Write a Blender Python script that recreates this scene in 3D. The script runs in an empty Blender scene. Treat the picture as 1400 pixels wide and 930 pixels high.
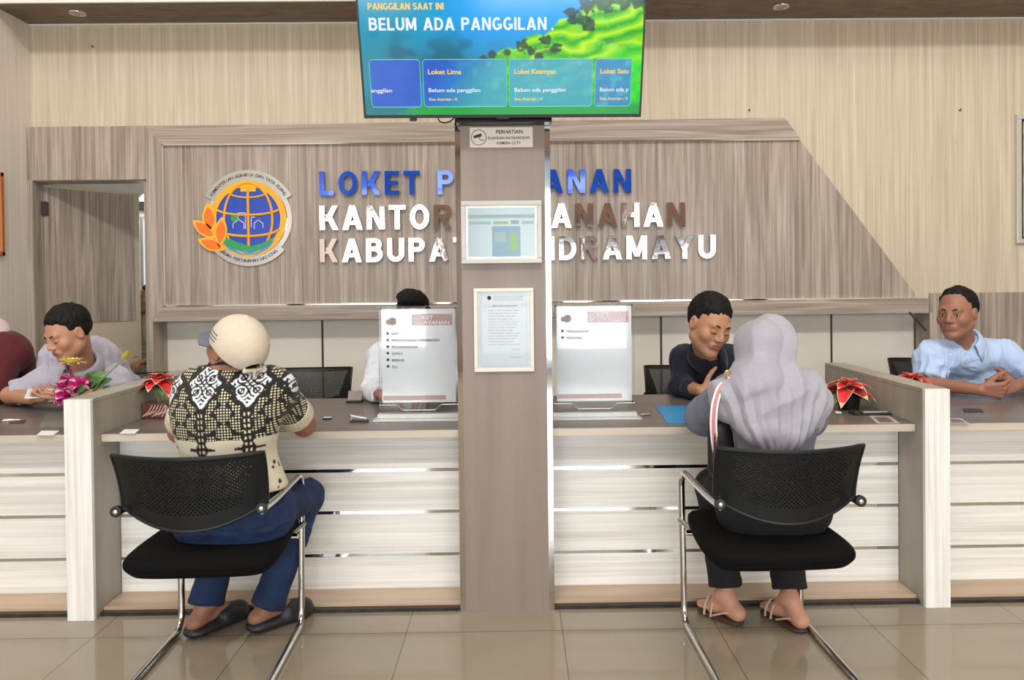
import bpy, math, random
import numpy as np
from mathutils import Vector, Matrix

PI = math.pi
random.seed(4)
SC = bpy.context.scene
COL = SC.collection

# ------------------------------------------------------------------ camera
F_PX, CX, CY = 1000.0, 715.0, 397.0
YAW, PITCH, ROLL = 0.0100, 0.0120, -0.0107
EYE = Vector((0, 0, 1.346))
cam_d = bpy.data.cameras.new('camera')
cam_d.sensor_width = 36.0
cam_d.lens = F_PX * 36.0 / 1400
cam_d.shift_x = -(CX - 700) / 1400
cam_d.shift_y = (CY - 465) / 1400
cam_d.clip_start = 0.05
cam = bpy.data.objects.new('camera', cam_d)
COL.objects.link(cam)
RCAM = Matrix.Rotation(-YAW, 3, 'Z') @ Matrix.Rotation(PI / 2 - PITCH, 3, 'X') @ Matrix.Rotation(ROLL, 3, 'Z')
cam.matrix_world = Matrix.Translation(EYE) @ RCAM.to_4x4()
SC.camera = cam


def U(px, py, Y=None, Z=None, X=None):
    """a measured point of the photograph at a known depth, height or side distance"""
    d = RCAM @ Vector(((px - CX) / F_PX, -(py - CY) / F_PX, -1.0))
    if Y is not None:
        t = Y / d.y
    elif Z is not None:
        t = (Z - EYE.z) / d.z
    else:
        t = X / d.x
    return EYE + d * t


# ------------------------------------------------------------------ light and exposure
SC.view_settings.view_transform = 'Standard'
SC.view_settings.look = 'None'
SC.view_settings.gamma = 1
SC.view_settings.use_curve_mapping = False
SC.view_settings.exposure = -0.66
w = bpy.data.worlds.new('sky')
SC.world = w
w.use_nodes = True
wb = w.node_tree.nodes['Background']
wb.inputs[0].default_value = (0.80, 0.90, 1.0, 1)
wb.inputs[1].default_value = 1.0


def area(name, loc, target, sx, sy, power, color=(1, 1, 1)):
    l = bpy.data.lights.new(name, 'AREA')
    l.shape = 'RECTANGLE'; l.size = sx; l.size_y = sy; l.energy = power; l.color = color
    o = bpy.data.objects.new(name, l)
    o.location = loc
    o.rotation_euler = (Vector(target) - Vector(loc)).to_track_quat('-Z', 'Y').to_euler()
    COL.objects.link(o)
    return o


# daylight through the tall glass front of the lobby, behind the photographer
area('daylight_left_window', (-2.6, -4.8, 1.55), (-2.6, 5, 1.55), 2.4, 2.4, 210, (0.97, 0.985, 1.0))
area('daylight_door', (0.6, -4.8, 1.45), (0.6, 5, 1.45), 2.2, 2.3, 195, (0.97, 0.985, 1.0))
area('daylight_right_window', (3.2, -4.8, 1.55), (3.2, 5, 1.55), 1.9, 2.4, 165, (0.97, 0.985, 1.0))
# clerestory glazing high over the lobby
area('daylight_clerestory', (0.2, -4.5, 8.05), (0.2, 5.46, 2.75), 7.6, 0.8, 820, (1.0, 0.98, 0.95))
# added fill lights high over the lobby, standing for no known lamps
area('lobby_fill_light', (-1.6, 1.0, 6.3), (-1.6, 1.0, 0), 1.2, 1.2, 60, (1.0, 0.97, 0.92))
area('lobby_fill_light', (2.0, 1.0, 6.3), (2.0, 1.0, 0), 1.2, 1.2, 60, (1.0, 0.97, 0.92))
# daylight of the room behind the open door
area('back_room_daylight', (-4.3, 7.6, 2.5), (-3.0, 6.6, 1.0), 1.2, 1.0, 40, (1, 1, 1))


# ------------------------------------------------------------------ materials
def lin(c):
    out = []
    for v in c[:3]:
        v = v / 255.0
        out.append(v / 12.92 if v <= 0.04045 else ((v + 0.055) / 1.055) ** 2.4)
    return (*out, 1.0)


def new_mat(name):
    m = bpy.data.materials.new(name)
    m.use_nodes = True
    nt = m.node_tree
    return m, nt, nt.nodes['Principled BSDF']


def mat(name, c, rough=0.6, metal=0.0, coat=0.0, var=0.06, scale=30, spec=0.5, bump=0.0, bscale=200, emit=None, es=0, sheen=0, sss=0):
    m, nt, b = new_mat(name)
    b.inputs['Roughness'].default_value = rough
    b.inputs['Metallic'].default_value = metal
    b.inputs['Coat Weight'].default_value = coat
    b.inputs['Specular IOR Level'].default_value = spec
    if sheen:
        b.inputs['Sheen Weight'].default_value = sheen
    if sss:
        b.inputs['Subsurface Weight'].default_value = sss
        b.inputs['Subsurface Radius'].default_value = (0.012, 0.004, 0.002)
        b.inputs['Subsurface Scale'].default_value = 1.0
    tc = nt.nodes.new('ShaderNodeTexCoord')
    n = nt.nodes.new('ShaderNodeTexNoise')
    n.inputs['Scale'].default_value = scale
    n.inputs['Detail'].default_value = 3
    nt.links.new(tc.outputs['Object'], n.inputs['Vector'])
    r = nt.nodes.new('ShaderNodeValToRGB')
    l = lin(c)
    r.color_ramp.elements[0].position = 0.3
    r.color_ramp.elements[1].position = 0.7
    r.color_ramp.elements[0].color = (*[x * (1 - var) for x in l[:3]], 1)
    r.color_ramp.elements[1].color = (*[min(1, x * (1 + var)) for x in l[:3]], 1)
    nt.links.new(n.outputs['Fac'], r.inputs['Fac'])
    nt.links.new(r.outputs['Color'], b.inputs['Base Color'])
    if bump:
        n2 = nt.nodes.new('ShaderNodeTexNoise')
        n2.inputs['Scale'].default_value = bscale
        nt.links.new(tc.outputs['Object'], n2.inputs['Vector'])
        bp = nt.nodes.new('ShaderNodeBump')
        bp.inputs['Strength'].default_value = bump
        bp.inputs['Distance'].default_value = 0.002
        nt.links.new(n2.outputs['Fac'], bp.inputs['Height'])
        nt.links.new(bp.outputs['Normal'], b.inputs['Normal'])
    if emit:
        b.inputs['Emission Color'].default_value = lin(emit)
        b.inputs['Emission Strength'].default_value = es
    return m


def streak(name, cols, scale, rough=0.45, detail=5, dist=0.6, coat=0.0, fine=(1, 1, 1), finew=0.35, pos=(0.28, 0.5, 0.72)):
    """laminate or wallpaper with long streaks: stretched noise in object space"""
    m, nt, b = new_mat(name)
    b.inputs['Roughness'].default_value = rough
    b.inputs['Coat Weight'].default_value = coat
    tc = nt.nodes.new('ShaderNodeTexCoord')

    def noise(sc, det, di):
        mp = nt.nodes.new('ShaderNodeMapping')
        mp.inputs['Scale'].default_value = sc
        n = nt.nodes.new('ShaderNodeTexNoise')
        n.inputs['Scale'].default_value = 1.0
        n.inputs['Detail'].default_value = det
        n.inputs['Distortion'].default_value = di
        nt.links.new(tc.outputs['Object'], mp.inputs['Vector'])
        nt.links.new(mp.outputs['Vector'], n.inputs['Vector'])
        return n
    a = noise(scale, detail, dist)
    c = noise([s * f for s, f in zip(scale, fine)], 2, 0)
    mx = nt.nodes.new('ShaderNodeMix')
    mx.inputs['Factor'].default_value = finew
    nt.links.new(a.outputs['Fac'], mx.inputs['A'])
    nt.links.new(c.outputs['Fac'], mx.inputs['B'])
    r = nt.nodes.new('ShaderNodeValToRGB')
    r.color_ramp.elements[0].position = pos[0]
    r.color_ramp.elements[1].position = pos[2]
    r.color_ramp.elements[0].color = lin(cols[0])
    r.color_ramp.elements[1].color = lin(cols[2])
    e = r.color_ramp.elements.new(pos[1])
    e.color = lin(cols[1])
    nt.links.new(mx.outputs['Result'], r.inputs['Fac'])
    nt.links.new(r.outputs['Color'], b.inputs['Base Color'])
    return m


def vcol_mat(name, rough=0.7, emit=0.0, attr='Col', coat=0.0, sheen=0):
    m, nt, b = new_mat(name)
    b.inputs['Roughness'].default_value = rough
    b.inputs['Coat Weight'].default_value = coat
    b.inputs['Sheen Weight'].default_value = sheen
    a = nt.nodes.new('ShaderNodeVertexColor')
    a.layer_name = attr
    if emit:
        nt.links.new(a.outputs['Color'], b.inputs['Emission Color'])
        b.inputs['Emission Strength'].default_value = emit
        b.inputs['Base Color'].default_value = (0.01, 0.01, 0.01, 1)
    else:
        nt.links.new(a.outputs['Color'], b.inputs['Base Color'])
    return m


M = {}
M['wallpaper'] = streak('beige_streaked_wallpaper', [(186, 172, 149), (203, 190, 167), (222, 212, 191)], (30, 30, 1.1), 0.6, 4, 0.3, fine=(5, 5, 0.7), finew=0.5, pos=(0.34, 0.5, 0.68))
M['wood'] = streak('grey_brown_laminate', [(128, 115, 104), (163, 150, 139), (193, 182, 170)], (20, 20, 0.9), 0.38, 6, 1.2, fine=(5, 5, 0.8), finew=0.4, pos=(0.34, 0.5, 0.66))
M['wood_h'] = streak('grey_brown_laminate_lying', [(128, 115, 104), (163, 150, 139), (193, 182, 170)], (0.9, 20, 26), 0.38, 6, 1.2, fine=(0.8, 5, 5), finew=0.4, pos=(0.34, 0.5, 0.66))
M['slat'] = streak('whitened_wood_laminate', [(206, 204, 197), (225, 224, 219), (238, 238, 234)], (0.9, 14, 34), 0.4, 5, 0.8, fine=(1, 3, 4), finew=0.4, pos=(0.34, 0.5, 0.64))
M['slat_v'] = streak('whitened_wood_laminate_upright', [(206, 205, 199), (228, 228, 224), (240, 240, 237)], (30, 30, 1.2), 0.4, 5, 0.8, fine=(4, 4, 1), finew=0.4, pos=(0.34, 0.5, 0.64))
M['divider_side'] = streak('beige_laminate_shade_darkened', [(150, 145, 134), (160, 155, 144), (172, 167, 156)], (10, 10, 1.5), 0.4, 4, 0.5)  # beige laminate darkened, the shade of the side faces painted into its colour
M['ledge'] = streak('tan_wood_ledge', [(166, 142, 118), (185, 160, 136), (200, 178, 154)], (1.2, 14, 14), 0.35, 4, 0.6)
M['top'] = streak('grey_brown_worktop', [(100, 91, 86), (108, 99, 94), (117, 108, 103)], (1.5, 20, 20), 0.3, 4, 0.5)
M['top_edge'] = streak('worktop_edge_band', [(176, 164, 148), (188, 177, 162), (200, 190, 176)], (1.2, 20, 20), 0.4, 3, 0.4)
M['column'] = streak('taupe_column_laminate', [(127, 114, 106), (133, 120, 112), (139, 126, 118)], (20, 20, 0.8), 0.42, 4, 0.3)
M['ceiling_wood'] = streak('brown_ceiling_wood', [(92, 77, 64), (116, 99, 84), (136, 119, 102)], (5, 16, 16), 0.5, 5, 1.0)
M['chrome'] = mat('polished_steel', (225, 225, 225), 0.07, 1.0, var=0.01)
M['tube'] = mat('chromed_tube', (200, 198, 194), 0.12, 1.0, var=0.01)
M['steel'] = mat('brushed_steel', (190, 190, 188), 0.3, 1.0, var=0.03)
M['mirror_letter'] = mat('mirror_steel_letter', (222, 212, 206), 0.06, 1.0, var=0.03, scale=8, bump=0.25, bscale=14)
M['blue_letter'] = mat('blue_mirror_acrylic', (8, 84, 205), 0.12, 0.25, var=0.05, coat=0.6)
M['white_panel'] = mat('off_white_panel', (240, 237, 228), 0.45, var=0.02, scale=3)
M['white'] = mat('white_plaster', (232, 230, 224), 0.8, var=0.02, scale=3)
M['black'] = mat('black_plastic', (22, 23, 25), 0.38, var=0.05)
M['black_matte'] = mat('black_recess', (20, 19, 18), 0.8)
M['mesh_black'] = mat('black_chair_shell', (13, 17, 19), 0.42, var=0.05, spec=0.35)
M['fabric_black'] = mat('black_seat_fabric', (11, 11, 12), 0.95, var=0.15, scale=400, spec=0.15)
M['granite'] = mat('dark_granite', (46, 43, 42), 0.25, var=0.35, scale=22)
M['joint'] = mat('dark_panel_joint', (60, 55, 50), 0.4)
M['door_leaf'] = mat('beige_door_paint', (196, 184, 162), 0.5, var=0.02, scale=3)
M['paper'] = mat('white_paper', (235, 236, 240), 0.7, var=0.01)
M['gold'] = mat('gold_metal', (212, 170, 70), 0.25, 1.0)
M['skin'] = mat('tan_skin', (180, 132, 104), 0.5, var=0.05, scale=18, sss=0.08)
M['skin_dark'] = mat('brown_skin', (150, 104, 84), 0.5, var=0.05, scale=18, sss=0.08)
M['skin_pale'] = mat('light_skin', (196, 146, 122), 0.5, var=0.05, scale=18, sss=0.08)
M['lips'] = mat('lips', (150, 92, 80), 0.5)
M['hair'] = mat('black_hair', (9, 8, 8), 0.72, spec=0.3, var=0.25, scale=120)
M['eye_white'] = mat('eye_white', (215, 205, 198), 0.3)
M['eye_dark'] = mat('eye_dark', (22, 14, 11), 0.2)


# ------------------------------------------------------------------ object helpers
def tag(o, label=None, cat=None, group=None, kind=None):
    if label: o['label'] = label
    if cat: o['category'] = cat
    if group: o['group'] = group
    if kind: o['kind'] = kind
    return o


def empty(name, loc, rz=0.0, label=None, cat=None, group=None):
    o = bpy.data.objects.new(name, None)
    o.empty_display_size = 0.05
    o.location = loc
    o.rotation_euler = (0, 0, rz)
    COL.objects.link(o)
    o['_base'] = [0.0, 0.0, 0.0]
    del o['_base']
    return tag(o, label, cat, group)


def world_loc(o):
    v = Vector((0, 0, 0))
    while o:
        v += Vector(o.location)
        o = o.parent
    return v


def link_np(name, V, faces, mats, parent=None, midx=None, smooth=False, colors=None, local=False):
    """V is (n,3); faces an (m,4)/(m,3) array or a list of index tuples; world coordinates unless local"""
    V = np.asarray(V, dtype=np.float64)
    if local or parent is None:
        base = Vector((0, 0, 0)) if (local or parent is None) else None
    else:
        base = world_loc(parent)
    if parent is None and not local:
        # a top-level mesh gets its origin at the base of its own bounding box
        lo, hi = V.min(0), V.max(0)
        base = Vector(((lo[0] + hi[0]) / 2, (lo[1] + hi[1]) / 2, lo[2]))
    V = V - np.array(base)
    me = bpy.data.meshes.new(name)
    if isinstance(faces, np.ndarray):
        k = faces.shape[1]
        me.vertices.add(len(V))
        me.vertices.foreach_set('co', V.astype(np.float32).ravel())
        me.loops.add(faces.size)
        me.loops.foreach_set('vertex_index', faces.astype(np.int32).ravel())
        me.polygons.add(len(faces))
        me.polygons.foreach_set('loop_start', np.arange(0, faces.size, k, dtype=np.int32))
        me.update(calc_edges=True)
    else:
        me.from_pydata([tuple(v) for v in V], [], [tuple(f) for f in faces])
        me.update()
    if not isinstance(mats, (list, tuple)):
        mats = [mats]
    for m in mats:
        me.materials.append(M[m] if isinstance(m, str) else m)
    if midx is not None:
        me.polygons.foreach_set('material_index', np.asarray(midx, dtype=np.int32))
    if smooth:
        me.polygons.foreach_set('use_smooth', np.ones(len(me.polygons), dtype=bool))
    if colors is not None:
        ca = me.color_attributes.new('Col', 'FLOAT_COLOR', 'POINT')
        c4 = np.ones((len(V), 4), dtype=np.float32)
        c4[:, :3] = colors
        ca.data.foreach_set('color', c4.ravel())
    me.validate()
    o = bpy.data.objects.new(name, me)
    COL.objects.link(o)
    if parent is not None:
        o.parent = parent
    if parent is None and not local:
        o.location = base
    return o


def fillet(pts, r, n=6):
    """round the corners of a polyline"""
    pts = [Vector(p) for p in pts]
    out = [pts[0]]
    for i in range(1, len(pts) - 1):
        a, b, c = pts[i - 1], pts[i], pts[i + 1]
        rr = r[i - 1] if isinstance(r, (list, tuple)) else r
        u, v = (a - b), (c - b)
        rr = min(rr, u.length * 0.49, v.length * 0.49)
        p0, p1 = b + u.normalized() * rr, b + v.normalized() * rr
        for k in range(n + 1):
            t = k / n
            out.append(p0 * (1 - t) ** 2 + b * 2 * t * (1 - t) + p1 * t ** 2)
    out.append(pts[-1])
    return out


class MB:
    """collects simple solids and links them as one mesh object"""
    def __init__(s, X=None):
        s.v, s.f, s.m, s.X = [], [], [], X

    def add(s, vs, fs, mi=0):
        k = len(s.v)
        for p in vs:
            p = Vector(p)
            s.v.append(s.X @ p if s.X else p)
        for f in fs:
            s.f.append(tuple(i + k for i in f)); s.m.append(mi)

    def box(s, x0, x1, y0, y1, z0, z1, mi=0):
        vs = [(x, y, z) for z in (z0, z1) for y in (y0, y1) for x in (x0, x1)]
        s.add(vs, [(0, 2, 3, 1), (4, 5, 7, 6), (0, 1, 5, 4), (2, 6, 7, 3), (0, 4, 6, 2), (1, 3, 7, 5)], mi)

    def hexa(s, p, mi=0):
        s.add(p, [(0, 3, 2, 1), (4, 5, 6, 7), (0, 1, 5, 4), (1, 2, 6, 5), (2, 3, 7, 6), (3, 0, 4, 7)], mi)

    def prism_y(s, poly, y0, y1, mi=0):
        """polygon in x,z (counter-clockwise seen from -y) extruded along y"""
        n = len(poly)
        vs = [(x, y0, z) for x, z in poly] + [(x, y1, z) for x, z in poly]
        fs = [tuple(range(n)), tuple(range(2 * n - 1, n - 1, -1))]
        fs += [(i, i + n, (i + 1) % n + n, (i + 1) % n) for i in range(n)]
        s.add(vs, fs, mi)

    def tube(s, pts, r, n=10, mi=0, closed=False, squash=1.0):
        pts = [Vector(p) for p in pts]
        N = len(pts)
        R = r if isinstance(r, (list, tuple)) else [r] * N
        t0 = (pts[1] - pts[0]).normalized()
        up = Vector((0, 0, 1)) if abs(t0.z) < 0.9 else Vector((1, 0, 0))
        nrm = t0.cross(up).normalized()
        vs = []
        for i, p in enumerate(pts):
            if closed:
                t = (pts[(i + 1) % N] - pts[i - 1]).normalized()
            else:
                t = (pts[min(i + 1, N - 1)] - pts[max(i - 1, 0)]).normalized()
            nrm = (nrm - t * nrm.dot(t)).normalized()
            b = t.cross(nrm)
            for k in range(n):
                a = 2 * PI * k / n
                vs.append(p + nrm * math.cos(a) * R[i] + b * math.sin(a) * R[i] * squash)
        fs = []
        for i in range(N if closed else N - 1):
            j = (i + 1) % N
            for k in range(n):
                fs.append((i * n + k, i * n + (k + 1) % n, j * n + (k + 1) % n, j * n + k))
        if not closed:
            fs.append(tuple(range(n - 1, -1, -1)))
            fs.append(tuple((N - 1) * n + k for k in range(n)))
        s.add(vs, fs, mi)

    def cyl(s, c, r, h, n=20, mi=0, axis=(0, 0, 1), r2=None):
        a = Vector(axis).normalized()
        s.tube([Vector(c), Vector(c) + a * h], [r, r if r2 is None else r2], n, mi)

    def lathe(s, c, prof, n=24, mi=0):
        c = Vector(c)
        vs, fs = [], []
        for r, z in prof:
            for k in range(n):
                a = 2 * PI * k / n
                vs.append(c + Vector((r * math.cos(a), r * math.sin(a), z)))
        for i in range(len(prof) - 1):
            for k in range(n):
                fs.append((i * n + k, i * n + (k + 1) % n, (i + 1) * n + (k + 1) % n, (i + 1) * n + k))
        fs.append(tuple(range(n - 1, -1, -1)))
        fs.append(tuple((len(prof) - 1) * n + k for k in range(n)))
        s.add(vs, fs, mi)

    def ball(s, c, r, n=12, mi=0, sc=(1, 1, 1)):
        c = Vector(c)
        vs, fs = [], []
        m = n // 2
        for i in range(1, m):
            for k in range(n):
                a, b = 2 * PI * k / n, PI * i / m
                vs.append(c + Vector((r * sc[0] * math.sin(b) * math.cos(a), r * sc[1] * math.sin(b) * math.sin(a), r * sc[2] * math.cos(b))))
        vs += [c + Vector((0, 0, r * sc[2])), c - Vector((0, 0, r * sc[2]))]
        for i in range(m - 2):
            for k in range(n):
                fs.append((i * n + k, (i + 1) * n + k, (i + 1) * n + (k + 1) % n, i * n + (k + 1) % n))
        t, b = len(vs) - 2, len(vs) - 1
        for k in range(n):
            fs.append((t, k, (k + 1) % n))
            fs.append((b, (m - 2) * n + (k + 1) % n, (m - 2) * n + k))
        s.add(vs, fs, mi)

    def build(s, name, mats, parent=None, bevel=0.0, smooth=False, local=False, seg=2):
        o = link_np(name, [tuple(v) for v in s.v], s.f, mats, parent, s.m, smooth, None, local)
        if bevel:
            b = o.modifiers.new('bevel', 'BEVEL')
            b.width = bevel; b.segments = seg; b.limit_method = 'ANGLE'
        if smooth and smooth != 'all':
            try:
                o.data.set_sharp_from_angle(angle=0.7)
            except Exception:
                pass
        return o


_txt_cache = {}


def text_mesh(txt, bold=0.0, extrude=0.0, bevel=0.0):
    """outline of a string at cap size 1 (numpy verts, faces), built with Blender's own font"""
    key = (txt, bold, extrude, bevel)
    if key in _txt_cache:
        return _txt_cache[key]
    c = bpy.data.curves.new('lettering', 'FONT')
    c.body = txt
    c.offset = bold
    c.extrude = extrude
    c.bevel_depth = bevel
    c.resolution_u = 4
    o = bpy.data.objects.new('lettering', c)
    COL.objects.link(o)
    bpy.context.view_layer.update()
    dg = bpy.context.evaluated_depsgraph_get()
    me = bpy.data.meshes.new_from_object(o.evaluated_get(dg))
    V = np.array([tuple(v.co) for v in me.vertices]) if len(me.vertices) else np.zeros((0, 3))
    Fs = [tuple(p.vertices) for p in me.polygons]
    bpy.data.objects.remove(o)
    bpy.data.curves.remove(c)
    bpy.data.meshes.remove(me)
    _txt_cache[key] = (V, Fs)
    return V, Fs


CAP = 0.729  # cap height of the built-in font at size 1


def put_text(mb, txt, X, h, width=None, bold=0.0, mi=0, extrude=0.0, align='l'):
    """adds a line of text to an MB: X maps text plane (x right, y up, z out) to the world, h cap height"""
    V, Fs = text_mesh(txt, bold, extrude)
    if not len(V):
        return
    s = h / CAP
    w0 = V[:, 0].max() - V[:, 0].min()
    sx = s if width is None else width / w0
    off = V[:, 0].min()
    tot = w0 * sx
    sh = {'l': 0, 'c': -tot / 2, 'r': -tot}[align]
    k = len(mb.v)
    for v in V:
        mb.v.append(X @ Vector(((v[0] - off) * sx + sh, v[1] * s, v[2] * s)))
    for f in Fs:
        mb.f.append(tuple(i + k for i in f)); mb.m.append(mi)


def wall_frame(x, y, z):
    """text frame on a surface that faces the camera (-y)"""
    return Matrix.Translation((x, y, z)) @ Matrix(((1, 0, 0, 0), (0, 0, -1, 0), (0, 1, 0, 0), (0, 0, 0, 1)))


def copy_tree(o, parent=None):
    c = o.copy()
    COL.objects.link(c)
    if parent is not None:
        c.parent = parent
    for ch in [x for x in SC.objects if x.parent == o]:
        copy_tree(ch, c)
    return c

# ------------------------------------------------------------------ the room
YW = 5.46            # back wall of the counter hall
XL, XR = U(42, 120, YW).x, 4.3
ZC = U(700, 29, YW).z
YC = 5.06            # front edge of the low wooden ceiling
ZH = 9.2
YD = 2.94            # front of the dividers
YT = 3.01            # front edge of the worktops
YS = 3.147           # face of the slatted fronts
YB = 3.86            # back edge of the worktops
ZT = 0.740


def structure(mb, name, mats, bevel=0.0):
    return tag(mb.build(name, mats, None, bevel), kind='structure')


# floor: polished porcelain tiles, joints every 0.6 m
def floor_mat():
    m, nt, b = new_mat('polished_beige_floor_tile')
    tc = nt.nodes.new('ShaderNodeTexCoord')
    mp = nt.nodes.new('ShaderNodeMapping')
    nt.links.new(tc.outputs['Object'], mp.inputs['Vector'])
    br = nt.nodes.new('ShaderNodeTexBrick')
    br.offset = 0.0; br.squash = 1.0
    br.inputs['Scale'].default_value = 1.0
    br.inputs['Brick Width'].default_value = 0.6
    br.inputs['Row Height'].default_value = 0.6
    br.inputs['Mortar Size'].default_value = 0.0022
    br.inputs['Mortar Smooth'].default_value = 0.1
    br.inputs['Bias'].default_value = 0.0
    br.inputs['Color1'].default_value = lin((147, 136, 118))
    br.inputs['Color2'].default_value = lin((152, 141, 123))
    br.inputs['Mortar'].default_value = lin((104, 96, 84))
    nt.links.new(mp.outputs['Vector'], br.inputs['Vector'])
    n = nt.nodes.new('ShaderNodeTexNoise')
    n.inputs['Scale'].default_value = 2.2
    n.inputs['Detail'].default_value = 5
    nt.links.new(tc.outputs['Object'], n.inputs['Vector'])
    mx = nt.nodes.new('ShaderNodeMix'); mx.data_type = 'RGBA'; mx.blend_type = 'MULTIPLY'
    mx.inputs['Factor'].default_value = 1.0
    rp = nt.nodes.new('ShaderNodeValToRGB')
    rp.color_ramp.elements[0].color = (0.88, 0.88, 0.88, 1)
    rp.color_ramp.elements[1].color = (1.06, 1.06, 1.06, 1)
    nt.links.new(n.outputs['Fac'], rp.inputs['Fac'])
    nt.links.new(br.outputs['Color'], mx.inputs['A'])
    nt.links.new(rp.outputs['Color'], mx.inputs['B'])
    nt.links.new(mx.outputs['Result'], b.inputs['Base Color'])
    b.inputs['Roughness'].default_value = 0.09
    b.inputs['Specular IOR Level'].default_value = 0.65
    return m


M['floor'] = floor_mat()
mb = MB()
mb.box(XL - 1.6, XR + 0.1, -5.2, 8.2, -0.08, 0.0)
fl = mb.build('floor', 'floor', None, local=True)
tag(fl, kind='structure')
fl.location = (0.166, 2.80, 0)      # puts a tile joint where the photograph has it
fl.data.transform(Matrix.Translation((-0.166, -2.80, 0)))

mb = MB(); mb.box(XL, XR, YC, YW + 0.3, ZC, ZC + 0.12)
structure(mb, 'ceiling', 'ceiling_wood')
mb = MB(); mb.box(XL, XR, YC - 0.02, YC, ZC, ZH)
structure(mb, 'trim_1', 'white')
mb = MB(); mb.box(XL - 0.1, XR + 0.1, -5.2, YC, ZH, ZH + 0.1)
structure(mb, 'ceiling_lobby', 'white')
mb = MB(); mb.box(XL, XR, YW - 0.012, YW, ZC - 0.012, ZC)
structure(mb, 'trim_2', 'white')
mb = MB(); mb.box(XL - 0.12, XL, -5.2, YW + 0.06, 0, ZH)
M['side_paper'] = streak('brightened_streaked_wallpaper', [(220, 210, 199), (231, 223, 213), (240, 234, 226)], (30, 30, 1.1), 0.6, 4, 0.3, fine=(5, 5, 0.7), finew=0.5, pos=(0.34, 0.5, 0.68))  # wallpaper tone lightened; brighter light on this wall put into the colour
structure(mb, 'wall_left', 'side_paper')
mb = MB(); mb.box(XR, XR + 0.12, -5.2, 8.2, 0, ZH)
structure(mb, 'wall_right', 'wallpaper')
# unseen front of the lobby, added for reflections: piers and lintel around the glazed openings
mb = MB()
for x0, x1 in ((XL - 0.1, -3.55), (-1.35, -0.55), (1.75, 2.2), (4.15, XR + 0.1)):
    mb.box(x0, x1, -5.2, -4.85, 0, 3.3)
mb.box(XL - 0.1, XR + 0.1, -5.2, -4.85, 3.2, ZH)
M['brown_wall'] = mat('red_brown_wall', (146, 120, 108), 0.7)
structure(mb, 'wall_front', 'brown_wall')
mb = MB()
for x0, x1 in ((-3.55, -1.35), (-0.55, 1.75), (2.2, 4.15)):
    for x in (x0, (x0 + x1) / 2, x1):
        mb.box(x - 0.03, x + 0.03, -4.72, -4.66, 0, 3.2)
    for z in (0.05, 1.0, 2.3, 3.17):
        mb.box(x0, x1, -4.72, -4.66, z - 0.03, z + 0.03)
structure(mb, 'added_window_bars', 'black')  # unseen window bars, added to break up the mirrored bright openings

# back wall: beige wallpaper above, cut around door opening, wainscot niche and right cladding
DX0 = XL + 0.01; DX1 = U(201, 300, YW - 0.06).x
DZ = U(120, 246, YW - 0.06).z
NX0, NX1 = DX1 + 0.03, U(1266, 420, YW).x
ZP = U(100, 173, YW - 0.06).z          # top of the wooden feature wall
ZPB = U(450, 437, YW - 0.06).z         # its lower edge
mb = MB()
mb.box(DX0, NX1, YW, YW + 0.12, DZ, ZC + 0.1)
mb.box(XL, DX0, YW, YW + 0.12, 0, ZC + 0.1)
mb.box(NX1, XR, YW, YW + 0.12, 0, ZC + 0.1)
mb.box(DX1, NX1, YW, YW + 0.05, ZPB + 0.05, DZ)
structure(mb, 'wall_back', 'wallpaper')

# grey-brown feature wall standing proud of the wallpaper
YF = YW - 0.06
mb = MB()
mb.box(DX0 - 0.02, DX1, YF, YW, DZ, ZP)                       # over the door
hw = tag(mb.build('trim_3', 'wood'), kind='structure')
a = U(1073, 161, YF); b_ = U(1253, 401, YF)
fr_w = 0.105
xl_o = DX1; zt_o = ZP
xi0 = U(223, 300, YF).x; zi1 = U(500, 195, YF).z; zi0 = U(450, 417, YF).z
mb = MB()                                                     # outer border with mitred corners
zt_r = a.z
sl = (b_.x - a.x) / (a.z - b_.z)


def xs(z):
    return a.x + (a.z - z) * sl


mb.hexa([(xl_o, YF, ZPB), (xi0, YF, zi0), (xi0, YW, zi0), (xl_o, YW, ZPB),
         (xl_o, YF, zt_o), (xi0, YF, zi1), (xi0, YW, zi1), (xl_o, YW, zt_o)], 0)
mb.prism_y([(xl_o, zt_o), (xi0, zi1), (xs(zi1), zi1), (a.x, zt_r)][::-1], YF, YW, 1)
mb.prism_y([(xl_o, ZPB), (NX1 - 0.02, ZPB), (NX1 - 0.02, zi0), (xi0, zi0)], YF, YW, 1)
structure(mb, 'trim_4', ['wood', 'wood_h'])
mb = MB()                                                     # inner field, set back 2 cm
mb.prism_y([(xi0, zi0), (b_.x, zi0), (b_.x, b_.z), (xs(zi1), zi1), (xi0, zi1)], YF + 0.022, YW)
structure(mb, 'wall_feature_panel', 'wood')
mb = MB()                                                     # steel strips lining the reveal
mb.box(xi0, xi0 + 0.008, YF - 0.002, YF + 0.03, zi0, zi1)
mb.box(xi0, xs(zi1), YF - 0.002, YF + 0.03, zi1 - 0.008, zi1)
mb.box(xi0, b_.x, YF - 0.002, YF + 0.03, zi0, zi0 + 0.010)
structure(mb, 'trim_5', 'chrome')

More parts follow.
